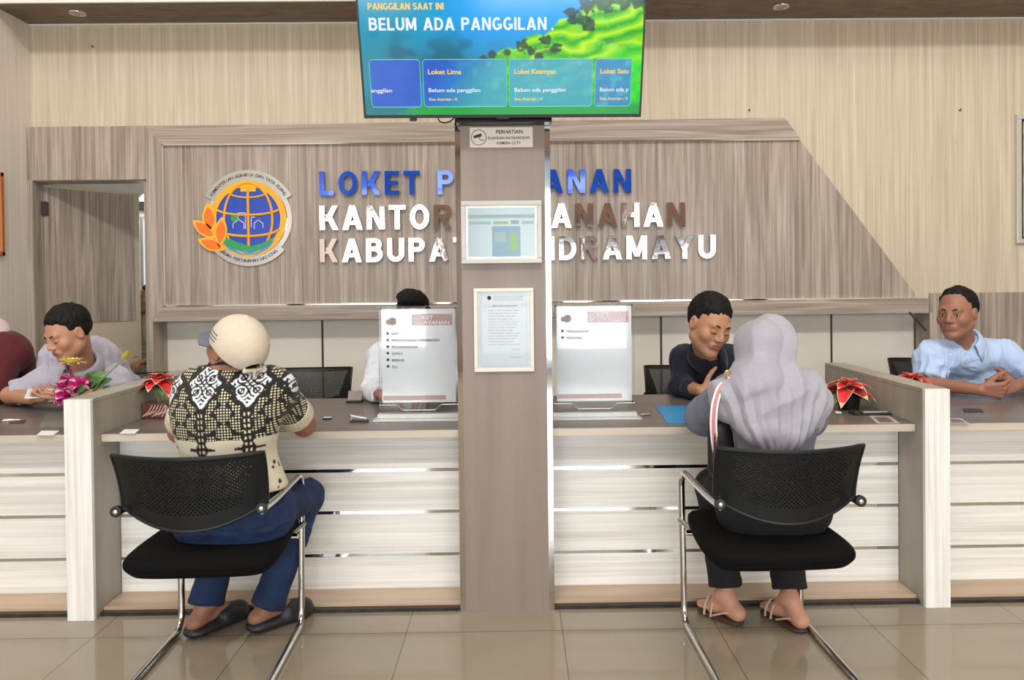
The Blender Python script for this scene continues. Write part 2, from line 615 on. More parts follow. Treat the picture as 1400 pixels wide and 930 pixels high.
# white wainscot in the niche below the feature wall
YN = YW + 0.16
mb = MB()
xs_j = [DX1 + 0.02] + [U(p, 480, YN).x for p in (441, 676, 904, 1137)] + [NX1 + 0.02]
for i in range(len(xs_j) - 1):
    mb.box(xs_j[i] + 0.008, xs_j[i + 1] - 0.008, YN, YN + 0.03, 0.1, ZPB + 0.02)
structure(mb, 'wall_wainscot', 'white_panel', 0.003)
mb = MB()
for x in xs_j[1:-1]:
    mb.box(x - 0.010, x + 0.010, YN + 0.008, YN + 0.03, 0.1, ZPB + 0.02)
mb.box(DX1, NX1, YN + 0.02, YN + 0.06, 0, ZPB + 0.3)
structure(mb, 'trim_6', 'joint')
mb = MB(); mb.box(DX1 - 0.0, NX1, YF + 0.02, YN + 0.05, ZPB - 0.004, ZPB + 0.02); structure(mb, 'trim_7', 'wood_h')
mb = MB()
mb.box(NX1 - 0.004, NX1 + 0.02, YF, YN + 0.05, 0, ZPB)
structure(mb, 'trim_8', 'wood')
mb = MB()
mb.box(DX1, DX1 + 0.03, YF, YN + 0.05, 0, ZPB)
structure(mb, 'trim_9', 'wood')
# cladding behind the person in light blue
zr = U(1350, 400, YW - 0.015).z
mb = MB(); mb.box(NX1 + 0.02, XR, YW - 0.015, YW, 0, zr)
structure(mb, 'wall_cladding_right', 'wood')
# slanting steel end of the niche
mb = MB()
p0, p1 = U(1243, 427, YF - 0.004), U(1266, 452, YF - 0.004)
mb.tube([p0, p1], 0.008, 6); mb.tube([p0 + Vector((0.04, 0, -0.05)), (p0.x + 0.045, p0.y, 0.2)], 0.007, 6)
structure(mb, 'trim_10', 'joint')

# door opening with jamb, leaf standing open into the back room
mb = MB()
mb.box(DX0 - 0.02, DX0 + 0.03, YF, YW + 0.12, 0, DZ)
mb.box(DX1 - 0.03, DX1, YF + 0.02, YW + 0.12, 0, DZ)
mb.box(DX0, DX1, YF + 0.02, YW + 0.12, DZ - 0.005, DZ + 0.02)
structure(mb, 'trim_11', 'wood')
hx, hy = DX0 + 0.035, YW + 0.06
fx, fy = U(190, 262, 6.08).x, 6.08
d = Vector((fx - hx, fy - hy, 0)); L = d.length; d.normalize(); nv = Vector((d.y, -d.x, 0))


def leafbox(m_, s0, s1, t0, t1, z0, z1, mi=0):
    ps = []
    for z in (z0, z1):
        for s_, t_ in ((s0, t0), (s1, t0), (s1, t1), (s0, t1)):
            q = Vector((hx, hy, z)) + d * s_ + nv * t_
            ps.append(q)
    m_.hexa(ps, mi)


dz1 = DZ - 0.015
mb = MB(); leafbox(mb, 0, L, 0.0, -0.04, 0.01, dz1)
door = tag(mb.build('door_1', 'door_leaf', None, 0.003), kind='structure')
mb = MB(); leafbox(mb, 0.0, L - 0.05, 0.006, 0.0, U(120, 441, 5.8).z, dz1 - 0.02)
mb.build('door_panel', 'wood', door)
mb = MB()
for z in (1.93, 0.3):
    leafbox(mb, -0.03, 0.02, 0.02, 0.0, z - 0.05, z + 0.05)
    mb.cyl(Vector((hx, hy, z - 0.055)) + nv * 0.012, 0.008, 0.11, 8)
mb.build('hinge', 'joint', door)

# back room seen through the gap
mb = MB(); mb.box(XL - 1.6, -1.2, 8.1, 8.2, 0, 3.0); mb.box(-1.3, -1.2, 5.7, 8.2, 0, 3.0); mb.box(XL - 1.6, XL - 1.5, 5.6, 8.2, 0, 3.0)
mb.box(XL - 1.6, XL - 0.1, 5.52, 5.6, 0, 3.0)
structure(mb, 'wall_back_room', 'white')
mb = MB(); mb.box(XL - 1.6, -1.2, 5.6, 8.2, 2.9, 3.0)
structure(mb, 'ceiling_back_room', 'white')
M['daylight_glass'] = mat('bright_window_glass', (240, 243, 245), 0.3, emit=(240, 245, 250), es=1.1)
mb = MB()
q = U(195, 330, 8.08)
mb.box(q.x - 0.5, q.x + 0.5, 8.07, 8.10, 0.95, U(195, 300, 8.08).z, 1)
mb.box(q.x - 0.55, q.x + 0.55, 8.05, 8.09, U(195, 288, 8.08).z, U(195, 276, 8.08).z, 0)
for k in (-0.5, 0.0, 0.5):
    mb.box(q.x + k - 0.015, q.x + k + 0.015, 8.05, 8.09, 0.95, 2.1, 2)
structure(mb, 'window_2', ['black', 'daylight_glass', 'steel'])
# block capitals of the sign, unit height: convex pieces in a unit-high cell
def glyph(ch, t=0.205):
    R_, out = [], []
    q = lambda *p: out.append(list(p))
    rect = lambda x0, y0, x1, y1: q((x0, y0), (x1, y0), (x1, y1), (x0, y1))

    def diag(xb, yb, xt, yt, w=t * 1.12):
        q((xb, yb), (xb + w, yb), (xt + w, yt), (xt, yt))

    def ring(cx, cy, rx, ry, a0, a1, n=14):
        for i in range(n):
            p = [math.radians(a0 + (a1 - a0) * (i + k_) / n) for k_ in (0, 1)]
            o_ = [(cx + rx * math.cos(a), cy + ry * math.sin(a)) for a in p]
            n_ = [(cx + (rx - t) * math.cos(a), cy + (ry - t * 0.92) * math.sin(a)) for a in p]
            q(n_[0], o_[0], o_[1], n_[1])
    W = dict(G=.80, S=.66, L=.60, O=.80, K=.76, E=.60, T=.68, P=.68, A=.82, Y=.80, N=.74, R=.74, H=.72, B=.70, U=.72, I=t, D=.74, M=.88)[ch]
    if ch in 'LEKPRNHBIDM': rect(0, 0, t, 1)
    if ch == 'L': rect(t, 0, W, t * .92)
    if ch == 'E': rect(t, 0, W, t * .85); rect(t, 1 - t * .85, W, 1); rect(t, .5 - t * .4, W - .05, .5 + t * .4)
    if ch == 'T': rect(0, 1 - t * .92, W, 1); rect(W / 2 - t / 2, 0, W / 2 + t / 2, 1 - t * .92)
    if ch == 'O': ring(W / 2, .5, W / 2, .51, 0, 360, 32)
    if ch == 'K':
        diag(t * .9, .36, W - t * 1.15, 1); diag(W - t * 1.12, 0, t * 1.15, .62)
    if ch in 'PRB':
        h0 = .42 if ch != 'B' else .47
        r_ = (1 - h0) / 2
        xe = W - r_ - (.04 if ch == 'B' else 0)
        rect(t, 1 - t * .88, xe, 1); rect(t, h0, xe, h0 + t * .88); ring(xe, h0 + r_, r_, r_, -90, 90)
        if ch == 'R': diag(W - t * 1.15, 0, t * 1.25, h0 + .04)
        if ch == 'B':
            r2 = (h0 + t * .8) / 2; rect(t, 0, W - r2, t * .88); rect(t, h0 - .02, W - r2, h0 + t * .8); ring(W - r2, r2, r2, r2, -90, 90)
    if ch == 'D': rect(t, 0, W - .42, t * .88); rect(t, 1 - t * .88, W - .42, 1); ring(W - .42, .5, .42, .5, -90, 90, 18)
    if ch == 'A': diag(0, 0, W / 2 - t * .56, 1); q((W - t * 1.12, 0), (W, 0), (W / 2 + t * .56, 1), (W / 2 - t * .56, 1)); rect(W * .22, .20, W * .78, .20 + t * .78)
    if ch == 'Y': diag(W / 2 - t * .56, .42, 0, 1); diag(W / 2 - t * .56, .42, W - t * 1.12, 1); rect(W / 2 - t / 2, 0, W / 2 + t / 2, .44)
    if ch == 'N': rect(W - t, 0, W, 1); q((W - t * 1.1, 0), (W - t * .1, 0), (t * 1.1, 1), (t * .1, 1))
    if ch == 'M': rect(W - t, 0, W, 1); q((W / 2 - t * .5, .12), (W / 2 + t * .5, .12), (t * 1.15, 1), (t * .05, 1)); q((W / 2 - t * .5, .12), (W / 2 + t * .5, .12), (W - t * .05, 1), (W - t * 1.15, 1))
    if ch == 'G': ring(W / 2, .5, W / 2, .51, 50, 335, 26); rect(W - t, .12, W, .5); rect(W * .55, .5 - t * .75, W, .5)
    if ch == 'S':
        ring(W / 2, .725, W / 2, .285, 25, 270, 18); ring(W / 2, .285, W / 2, .285, -155, 90, 18)
    if ch == 'H': rect(W - t, 0, W, 1); rect(t, .5 - t * .45, W - t, .5 + t * .45)
    if ch == 'U': rect(0, W / 2, t, 1); rect(W - t, W / 2, W, 1); ring(W / 2, W / 2, W / 2, W / 2, 180, 360, 16)
    return out, W



def block_text(mb, txt, X, h, width, t=0.2, mi=0):
    tot = sum((0.34 if ch == ' ' else glyph(ch, t)[1]) * h for ch in txt)
    gap = (width - tot) / (len(txt) - 1)
    x = 0.0
    for ch in txt:
        if ch == ' ':
            x += 0.34 * h + gap; continue
        pcs, W_ = glyph(ch, t)
        for pc in pcs:
            ar = sum(pc[i][0] * pc[(i + 1) % 4][1] - pc[(i + 1) % 4][0] * pc[i][1] for i in range(4))
            pc = pc if ar > 0 else pc[::-1]
            k = len(mb.v)
            mb.v += [X @ Vector((x + u * h, v * h, 0)) for u, v in pc]
            mb.f.append((k, k + 1, k + 2, k + 3)); mb.m.append(mi)
        x += W_ * h + gap


# ------------------------------------------------------------------ column, counters, dividers
CF = 2.965
cxl, cxr = U(633, 800, CF).x, U(754, 800, CF).x
mb = MB()
mb.box(cxl + 0.010, cxr - 0.010, CF, CF + 0.36, 0, ZH)
column = tag(mb.build('column', 'column'), 'taupe laminate column with steel edges between the two counters', 'column')
column['kind'] = 'structure'
mb = MB()
for x0, x1 in ((cxl - 0.012, cxl + 0.010), (cxr - 0.010, cxr + 0.012)):
    mb.box(x0, x1, CF + 0.004, CF + 0.05, 0, ZH)
mb.build('corner_strip', 'chrome', column)

# dividers (solid panel walls between service positions)
dividers = []


def divider(pxl, pxr, pyb, pxbl, label):
    xl, xr = U(pxl, pyb, YD).x, U(pxr, pyb, YD).x
    zt = 0.893
    root = empty('counter_divider', ((xl + xr) / 2, YD, 0), 0, label, 'divider', 'dividers between the counters')
    mb = MB(); mb.box(xl, xr, YD, YD + 0.02, 0, zt - 0.002)
    mb.build('front_panel', 'slat_v', root, 0.002)
    mb = MB(); mb.box(xl, xr, YD + 0.02, 3.90, 0, zt - 0.018)
    mb.build('side_panel', 'divider_side', root)
    mb = MB(); mb.box(xl, xr, YD + 0.02, 3.90, zt - 0.018, zt)
    mb.build('top_cap', 'divider_side', root, 0.002)
    return xl, xr


D1 = divider(92, 128.5, 850, 0, 'upright pale wooden divider left of the person in the cap')
D2 = divider(1266, 1300, 834, 0, 'upright pale wooden divider right of the person in the hijab')

ZL = 0.028


def counter(x0, x1, label, endl=False, endr=False):
    root = empty('service_counter', ((x0 + x1) / 2, YS, 0), 0, label, 'counter', 'service counters')
    mb = MB(); mb.box(x0, x1, YD + 0.04, YS + 0.2, 0, 0.014)
    mb.build('plinth', 'granite', root)
    mb = MB(); mb.box(x0, x1, YD + 0.065, YS + 0.02, 0.014, ZL)
    mb.build('bottom_ledge', 'ledge', root, 0.001)
    zs = [ZL, 0.172, 0.357, 0.538, 0.708]
    for i in range(4):
        mb = MB(); mb.box(x0, x1, YS, YS + 0.018, zs[i] + (0.0075 if i else 0), zs[i + 1] - (0.0075 if i < 3 else 0))
        mb.build('front_board', 'slat', root, 0.0012)
    for i in (1, 2, 3):
        mb = MB(); mb.box(x0, x1, YS + 0.004, YS + 0.016, zs[i] - 0.0075, zs[i] + 0.0075)
        mb.build('steel_strip', 'chrome', root)
    mb = MB(); mb.box(x0, x1, YS + 0.018, YS + 0.035, 0.014, 0.706)
    mb.box(x0, x0 + 0.02, YS + 0.035, YB - 0.05, 0.0, 0.706)
    mb.box(x1 - 0.02, x1, YS + 0.035, YB - 0.05, 0.0, 0.706)
    mb.build('carcass', 'divider_side', root)
    mb = MB(); mb.box(x0, x1, YT + 0.002, YB, ZT - 0.003, ZT)
    mb.build('worktop', 'top', root)
    mb = MB(); mb.box(x0, x1, YT, YB, 0.7065, ZT - 0.003)
    mb.build('worktop_edge', 'top_edge', root, 0.001)
    return root


counter(XL + 0.02, D1[0] - 0.002, 'pale slatted counter at the far left, in front of the person with the phone')
counter(D1[1] + 0.002, cxl - 0.014, 'pale slatted counter between the left divider and the column')
counter(cxr + 0.014, D2[0] - 0.002, 'pale slatted counter between the column and the right divider')
counter(D2[1] + 0.002, XR - 0.02, 'pale slatted counter at the far right, in front of the person in light blue')


# ------------------------------------------------------------------ cantilever chairs
def chair_proto(name='cantilever_chair'):
    root = empty(name, (0, 0, 0))
    # perforated shell
    nu, nv = 66, 34
    hw_t, hw_b = 0.240, 0.233
    zt, zb, zbc = 0.795, 0.622, 0.550

    def S(u, v, off):
        """u -1..1, v 0 bottom..1 top"""
        hwid = hw_b + (hw_t - hw_b) * v
        bottom = zbc + (zb - zbc) * abs(u) ** 2.0
        z = bottom + (zt + 0.006 * u * u - bottom) * v
        x = hwid * u
        y = -0.285 + 0.055 * u * u + 0.02 * (1 - v) - 0.035 * (v - 0.5) + 0.01 * math.sin(v * PI)
        return Vector((x, y - off, z))
    mb = MB()
    idx = {}

    def V(u, v, side):
        k = (round(u, 5), round(v, 5), side)
        if k not in idx:
            idx[k] = len(mb.v)
            mb.v.append(S(u, v, 0.0045 if side else -0.0045))
        return idx[k]

    def face(*ids):
        mb.f.append(tuple(ids)); mb.m.append(0)
    for i in range(nu):
        for j in range(nv):
            u0, u1 = -1 + 2 * i / nu, -1 + 2 * (i + 1) / nu
            v0, v1 = j / nv, (j + 1) / nv
            um, vm = (u0 + u1) / 2, (v0 + v1) / 2
            hole = (i + j) % 2 == 0 and abs(um) < 0.90 and 0.20 < vm < 0.90 and not (abs(um) > 0.62 + 0.3 * vm)
            for sd in (0, 1):
                c = [V(u0, v0, sd), V(u1, v0, sd), V(u1, v1, sd), V(u0, v1, sd)]
                if sd: c = c[::-1]
                if not hole:
                    face(*c); continue
                ru, rv = (u1 - u0) * 0.31, (v1 - v0) * 0.33
                h = [V(um - ru, vm - rv, sd), V(um + ru, vm - rv, sd), V(um + ru, vm + rv, sd), V(um - ru, vm + rv, sd)]
                if sd: h = h[::-1]
                for k in range(4):
                    face(c[k], c[(k + 1) % 4], h[(k + 1) % 4], h[k])
            if hole:
                h0 = [V(um - ru, vm - rv, 0), V(um + ru, vm - rv, 0), V(um + ru, vm + rv, 0), V(um - ru, vm + rv, 0)]
                h1 = [V(um - ru, vm - rv, 1), V(um + ru, vm - rv, 1), V(um + ru, vm + rv, 1), V(um - ru, vm + rv, 1)]
                for k in range(4):
                    face(h0[k], h0[(k + 1) % 4], h1[(k + 1) % 4], h1[k])
    o = mb.build('backrest', 'mesh_black', root, smooth=True)
    # rim of the shell
    mb = MB()
    rim = [S(-1 + 2 * i / 30, 0, 0.002) for i in range(31)] + [S(1, j / 8, 0) for j in range(1, 9)] + \
          [S(1 - 2 * i / 30, 1, 0) for i in range(1, 31)] + [S(-1, 1 - j / 8, 0) for j in range(1, 8)]
    mb.tube(rim, 0.0075, 8, closed=True)
    mb.build('backrest_rim', 'mesh_black', root, smooth=True)
    for s in (-1, 1):
        mb = MB()
        mb.cyl((s * 0.231, -0.252, 0.618), 0.0185, 0.018, 16, axis=(0, 1, 0))
        mb.cyl((s * 0.231, -0.240, 0.615), 0.014, 0.012, 16, axis=(s * 0.9, 0.4, 0))
        b = mb.build('hinge', 'black', root, 0.003, True)
        mb = MB(); mb.ball((s * 0.231, -0.252, 0.618), 0.0085, 12, sc=(1, 0.5, 1))
        mb.build('screw', 'chrome', b, smooth=True)
    # seat
    def seat_layer(z, k, front=0.235, back=-0.235):
        out = []
        for (x, y) in [(-0.262, -0.10), (-0.245, back + 0.03), (-0.21, back), (0.21, back), (0.245, back + 0.03), (0.262, -0.10),
                       (0.235, front - 0.03), (0.20, front), (-0.20, front), (-0.235, front - 0.03)]:
            out.append((x * k, y * k, z + (0.012 if y > 0.1 else 0)))
        return out
    mb = MB()
    L = [(0.372, 0.84), (0.380, 0.90), (0.407, 0.98), (0.418, 1.0), (0.436, 0.995), (0.448, 0.95), (0.452, 0.80)]
    vs = []
    for z, k in L: vs += seat_layer(z, k)
    fs = []
    for i in range(len(L) - 1):
        for k in range(10):
            fs.append((i * 10 + k, i * 10 + (k + 1) % 10, (i + 1) * 10 + (k + 1) % 10, (i + 1) * 10 + k))
    fs.append(tuple(range(9, -1, -1))); fs.append(tuple(60 + k for k in range(10)))
    mb.add(vs, fs)
    o = mb.build('seat', 'fabric_black', root, smooth='all')
    sm = o.modifiers.new('smooth', 'SUBSURF'); sm.levels = sm.render_levels = 2
    mb = MB(); mb.tube([(-0.175, -0.2265, 0.404), (0.175, -0.2265, 0.404)], 0.003, 6)
    mb.build('seat_piping', 'fabric_black', root)
    # one continuous cantilever tube
    mb = MB()
    for s in (-1, 1):
        p = [(s * 0.232, -0.25, 0.612), (s * 0.236, -0.10, 0.606), (s * 0.236, 0.20, 0.606), (s * 0.234, 0.245, 0.57), (s * 0.230, 0.235, 0.055),
             (s * 0.230, 0.20, 0.0135), (s * 0.230, -0.28, 0.0135)]
        pts = fillet(p, [0.05, 0.05, 0.06, 0.05, 0.05], 6)
        mb.tube(pts, 0.0125, 12)
    mb.tube(fillet([(-0.230, -0.27, 0.0135), (-0.230, -0.30, 0.0135), (0.230, -0.30, 0.0135), (0.230, -0.27, 0.0135)], 0.03, 5), 0.0125, 12)
    mb.build('frame', 'tube', root, smooth=True)
    mb = MB()
    mb.tube([(-0.24, 0.16, 0.385), (0.24, 0.16, 0.385)], 0.011, 10)
    mb.tube([(-0.20, -0.12, 0.372), (0.20, -0.12, 0.372)], 0.010, 10)
    for s in (-1, 1):
        mb.tube(fillet([(s * 0.243, 0.24, 0.41), (s * 0.205, 0.16, 0.385), (s * 0.19, -0.14, 0.372)], 0.03), 0.011, 10)
    mb.build('seat_bracket', 'tube', root, smooth=True)
    return root


def set_tree(o, loc, rz, label, group, cat='chair'):
    o.location = loc
    o.rotation_euler = (0, 0, rz)
    o['label'] = label; o['category'] = cat; o['group'] = group
    return o


proto = chair_proto()
R = math.radians
front_g = 'visitor chairs before the counters'
back_g = 'staff chairs behind the counters'
chairs = [
    ((-1.073, 2.615, 0), R(2), 'black perforated chair under the person in the cap, before the left counter', front_g),
    ((0.880, 2.605, 0), R(1.5), 'black perforated chair under the person in the grey hijab', front_g),
    ((U(432, 507, 4.72).x, 4.48, 0), R(183), 'empty black chair behind the left counter, right of the cap', back_g),
    ((1.03, 4.36, 0), R(175), 'black chair behind the person in the navy shirt', back_g),
    ((2.71, 4.62, 0), R(172), 'black chair behind the person in the light blue shirt', back_g),
    ((-2.18, 4.32, 0), R(185), 'black chair behind the person with the phone', back_g),
    ((-0.60, 4.34, 0), R(180), 'black chair behind the person hidden by the left notice stand', back_g),
]
for i, (loc, rz, lb, g) in enumerate(chairs):
    o = proto if i == 0 else copy_tree(proto)
    set_tree(o, loc, rz, lb, g)

# ------------------------------------------------------------------ television on the column
tvb = U(688.5, 161, 2.84)
TW = 1.072; TH = 0.62; TILT = R(18)
tv = empty('television', (0, 0, 0), 0, 'large flat television tilted forward on the top of the column', 'television')
Xtv = Matrix.Translation((tvb.x - 0.003, 2.84, tvb.z)) @ Matrix.Rotation(R(0.2), 4, 'Y') @ Matrix.Rotation(TILT, 4, 'X')
tv.location = (tvb.x, 2.84, tvb.z)
mb = MB(Xtv)
mb.box(-TW / 2, TW / 2, 0.006, 0.03, 0, TH)
mb.box(-TW / 2 + 0.08, TW / 2 - 0.08, 0.03, 0.065, 0.02, TH * 0.6)
mb.build('back_shell', 'black', tv, 0.003)
mb = MB(Xtv)
bz = 0.007
mb.box(-TW / 2, TW / 2, 0, 0.012, 0, 0.012); mb.box(-TW / 2, TW / 2, 0, 0.012, TH - bz, TH)
mb.box(-TW / 2, -TW / 2 + bz, 0, 0.012, 0.012, TH - bz); mb.box(TW / 2 - bz, TW / 2, 0, 0.012, 0.012, TH - bz)
mb.build('bezel', 'black', tv, 0.001)
mb = MB(Xtv)
mb.box(-0.36, -0.335, 0.0, 0.03, -0.012, 0.0); mb.box(-0.025, 0.025, -0.001, 0.02, -0.006, 0.001)
mb.build('sensor', 'black', tv, 0.002)
mb = MB()
mb.box(tvb.x - 0.19, tvb.x + 0.19, 2.90, CF + 0.0, tvb.z - 0.004, tvb.z + 0.45)
mb.build('wall_bracket', 'black', tv, 0.003)
mb = MB()
cb = U(608, 160, 2.9)
mb.tube(fillet([cb + Vector((-0.03, 0, 0.03)), cb + Vector((-0.025, 0, -0.025)), cb + Vector((0.03, 0, -0.02)), cb + Vector((0.05, 0.02, 0.04))], 0.03), 0.003, 6)
mb.build('cable', 'black', tv)
# the picture: colours of the broadcast image on a fine grid
nx, nz = 420, 250
gx, gz = np.meshgrid(np.linspace(0, 1, nx), np.linspace(0, 1, nz))
rs = np.random.RandomState(5)


def vnoise2(x, y, seed=0):
    T = np.random.RandomState(seed).rand(64, 64)
    xi, yi = np.floor(x).astype(int), np.floor(y).astype(int)
    fx_, fy_ = x - xi, y - yi
    fx_ = fx_ * fx_ * (3 - 2 * fx_); fy_ = fy_ * fy_ * (3 - 2 * fy_)
    g = lambda a, b: T[a % 64, b % 64]
    return (g(xi, yi) * (1 - fx_) + g(xi + 1, yi) * fx_) * (1 - fy_) + (g(xi, yi + 1) * (1 - fx_) + g(xi + 1, yi + 1) * fx_) * fy_


def L3(c): return np.array(lin(c)[:3])


def mixc(a, b, t): return a * (1 - t[..., None]) + b * t[..., None]


def sstep(a, b, x):
    t = np.clip((x - a) / (b - a), 0, 1)
    return t * t * (3 - 2 * t)


sw, sh = TW - 2 * bz, TH - bz - 0.012
# x: 0..1 left to right; yy: fraction of height below the top of the part the photograph shows (0 at py 0, 1 at py 158)
vis = U(688, 0, 2.71).z - tvb.z
frac_vis = (vis / math.cos(TILT)) / sh
yy = (1 - gz / 1.0) * 1.0
yy = 1 - gz / frac_vis
n1 = vnoise2(gx * 9, yy * 5, 1) * 0.6 + vnoise2(gx * 24, yy * 13, 2) * 0.4
n2 = vnoise2(gx * 40, yy * 16, 3)
n3 = vnoise2(gx * 90, yy * 40, 4)
C = mixc(L3((0, 150, 185)) * np.ones(gx.shape + (3,)), L3((0, 165, 250)), sstep(0.1, 0.5, gx))
C = mixc(C, L3((0, 120, 140)), sstep(0.15, 0.6, yy) * (0.5 + 0.6 * n1))
C = mixc(C, L3((0, 95, 125)), sstep(0.45, 0.7, n1) * sstep(0.2, 0.5, yy) * 0.8)
# rice terraces rising to the right
ridge = np.interp(gx, [0, .30, .38, .45, .52, .60, .66, .72, .78, .84, .88, 1.0], [1.1, .80, .62, .52, .44, .33, .28, .20, .10, .03, -.08, -.12])
ridge = ridge + 0.035 * (n2 - 0.5) + 0.02 * np.sin(gx * 60)
hill = sstep(-0.008, 0.012, yy - ridge)
band = yy - ridge
ter = 0.5 + 0.5 * np.sin((yy * 1.0 + gx * 0.75 + 0.22 * n1) * 42)
hc = mixc(L3((45, 175, 20)) * np.ones(gx.shape + (3,)), L3((150, 230, 5)), ter * sstep(0.40, 0.6, gx))
hc = mixc(hc, L3((14, 120, 40)), sstep(0.60, 0.75, n1) * 0.7)
hc = mixc(hc, L3((210, 240, 40)), sstep(0.85, 1.0, ter) * sstep(0.5, 0.7, gx) * 0.6)
hc = mixc(hc, L3((10, 160, 60)), sstep(0.45, 0.8, yy) * 0.7)
hc = mixc(hc, L3((0, 225, 40)), sstep(0.80, 0.97, gx) * sstep(0.25, 0.6, yy) * 0.7)
hc = mixc(hc, L3((110, 235, 110)), (n3 > 0.82) * 0.35)
C = mixc(C, hc, hill)
for tx, ty, tr in ((0.43, 0.53, 0.020), (0.47, 0.48, 0.016), (0.52, 0.46, 0.014), (0.575, 0.40, 0.022), (0.60, 0.45, 0.02), (0.63, 0.50, 0.018), (0.655, 0.36, 0.026), (0.69, 0.42, 0.02),
                   (0.74, 0.14, 0.022), (0.775, 0.19, 0.030), (0.81, 0.24, 0.022), (0.80, 0.08, 0.030), (0.86, 0.06, 0.035), (0.92, 0.02, 0.04), (0.98, 0.04, 0.03)):
    dd = np.hypot((gx - tx) * 1.0, (yy - ty) * 0.42) / tr + (n3 - 0.5) * 0.9
    C = mixc(C, L3((4, 62, 52)), sstep(1.1, 0.7, dd) * 0.9)
C = mixc(C, L3((16, 160, 70)), sstep(0.86, 0.94, yy) * sstep(0.1, 0.35, gx))
C = mixc(C, L3((10, 120, 130)), sstep(0.80, 0.9, yy) * sstep(0.25, 0.05, gx))
# the four translucent cards
cards = [(0.025, 0.205), (0.215, 0.515), (0.525, 0.825), (0.835, 0.965)]
cy0, cy1 = 0.52, 0.93
cm = np.zeros(gx.shape)
for a0, a1 in cards:
    cm = np.maximum(cm, ((gx > a0) & (gx < a1) & (yy > cy0) & (yy < cy1)).astype(float))
cc = mixc(L3((22, 84, 205)) * np.ones(gx.shape + (3,)), L3((60, 170, 190)), np.clip(sstep(0.22, 0.5, gx - (yy - 0.7) * -0.25) * 0.9 - 0.5 * (gx > 0.83), 0, 1))
cc = mixc(cc, L3((90, 200, 205)), sstep(0.6, 0.9, n2) * 0.4 * sstep(0.25, 0.5, gx))
C = mixc(C, cc, cm * 0.86)
P = np.stack([(gx - 0.5) * sw, np.full(gx.shape, 0.0045), gz * sh + 0.012], -1).reshape(-1, 3)
Pw = np.array([tuple(Xtv @ Vector(p)) for p in P])
ii = np.arange(nx * nz).reshape(nz, nx)
Fq = np.stack([ii[:-1, :-1], ii[:-1, 1:], ii[1:, 1:], ii[1:, :-1]], -1).reshape(-1, 4)
M['tv_picture'] = vcol_mat('television_picture', 0.12, 1.65)
screen = link_np('screen', Pw, Fq, 'tv_picture', tv, colors=C.reshape(-1, 3))
for nm, c, e in (('glow_white', (235, 245, 255), 1.5), ('glow_yellow', (255, 215, 90), 1.5), ('glow_line', (110, 225, 200), 1.3)):
    M[nm] = mat(nm, (5, 5, 5), 0.3, emit=c, es=e)


def tvX(fx_, fyy):
    """text frame at screen fractions (x from left, y like yy)"""
    return Xtv @ Matrix.Translation(((fx_ - 0.5) * sw, 0.0028, (1 - fyy) * frac_vis * sh + 0.012)) @ Matrix(((1, 0, 0, 0), (0, 0, -1, 0), (0, 1, 0, 0), (0, 0, 0, 1)))


mb = MB()
H = sh * frac_vis
block_text(mb, 'PANGGILAN SAAT INI', tvX(0.033, 0.105), 0.055 * H, 0.265 * sw, 0.2, 1)
block_text(mb, 'BELUM ADA PANGGILAN', tvX(0.033, 0.275), 0.105 * H, 0.625 * sw, 0.2, 0)
put_text(mb, '.', tvX(0.675, 0.275), 0.095 * H, None, 0.02, 0)
for (a0, a1), l1, l2, l3 in zip(cards, ('', 'Loket Lima', 'Loket Keempat', 'Loket Satu'),
                                ('anggilan', 'Belum ada panggilan', 'Belum ada panggilan', 'Belum ada p'),
                                ('', 'Sisa Antrian : 0', 'Sisa Antrian : 0', 'Sisa Antrian : 0')):
    ww = (a1 - a0) * sw
    full = 0.30 * sw
    if l1:
        put_text(mb, l1, tvX(a0 + 0.018, 0.645), 0.042 * H, min(full * (0.40 if len(l1) < 12 else 0.5), ww * 0.78), 0.02, 1)
        put_text(mb, l3, tvX(a0 + 0.018, 0.875), 0.026 * H, min(full * 0.34, ww * 0.78), 0.015, 1)
    put_text(mb, l2, tvX(a0 + (0.018 if l1 else 0.0), 0.80), 0.035 * H, min(full * 0.62, ww * 0.80) if l1 else ww * 0.42, 0.012, 0)
    Xc = Xtv @ Matrix.Translation((0, 0, 0))
    zt_, zb_ = (1 - cy0) * H + 0.012, (1 - cy1) * H + 0.012
    xa, xb = (a0 - 0.5) * sw, (a1 - 0.5) * sw
    r_ = 0.012
    loop = []
    for (ccx, ccz, a) in ((xb - r_, zt_ - r_, 0), (xa + r_, zt_ - r_, 90), (xa + r_, zb_ + r_, 180), (xb - r_, zb_ + r_, 270)):
        for t in range(5):
            an = R(a + t * 22.5)
            loop.append(Xtv @ Vector((ccx + r_ * math.cos(an), 0.0042, ccz + r_ * math.sin(an))))
    mb.tube(loop, 0.0014, 6, 2, closed=True)
mb.build('lettering', ['glow_white', 'glow_yellow', 'glow_line'], screen)

# ------------------------------------------------------------------ notices on the column
def framed(name, pxs, Y, frame_w, depth, fmat, label, cat, inner=None):
    x0, z1 = U(pxs[0], pxs[1], Y).x, U(pxs[0], pxs[1], Y).z
    x1, z0 = U(pxs[2], pxs[3], Y).x, U(pxs[2], pxs[3], Y).z
    root = empty(name, ((x0 + x1) / 2, CF, z0), 0, label, cat)
    mb = MB()
    yb = CF - 0.001
    mb.box(x0, x1, yb - depth, yb, z0, z0 + frame_w); mb.box(x0, x1, yb - depth, yb, z1 - frame_w, z1)
    mb.box(x0, x0 + frame_w, yb - depth, yb, z0 + frame_w, z1 - frame_w); mb.box(x1 - frame_w, x1, yb - depth, yb, z0 + frame_w, z1 - frame_w)
    mb.build('frame', fmat, root, 0.002)
    return root, x0, x1, z0, z1


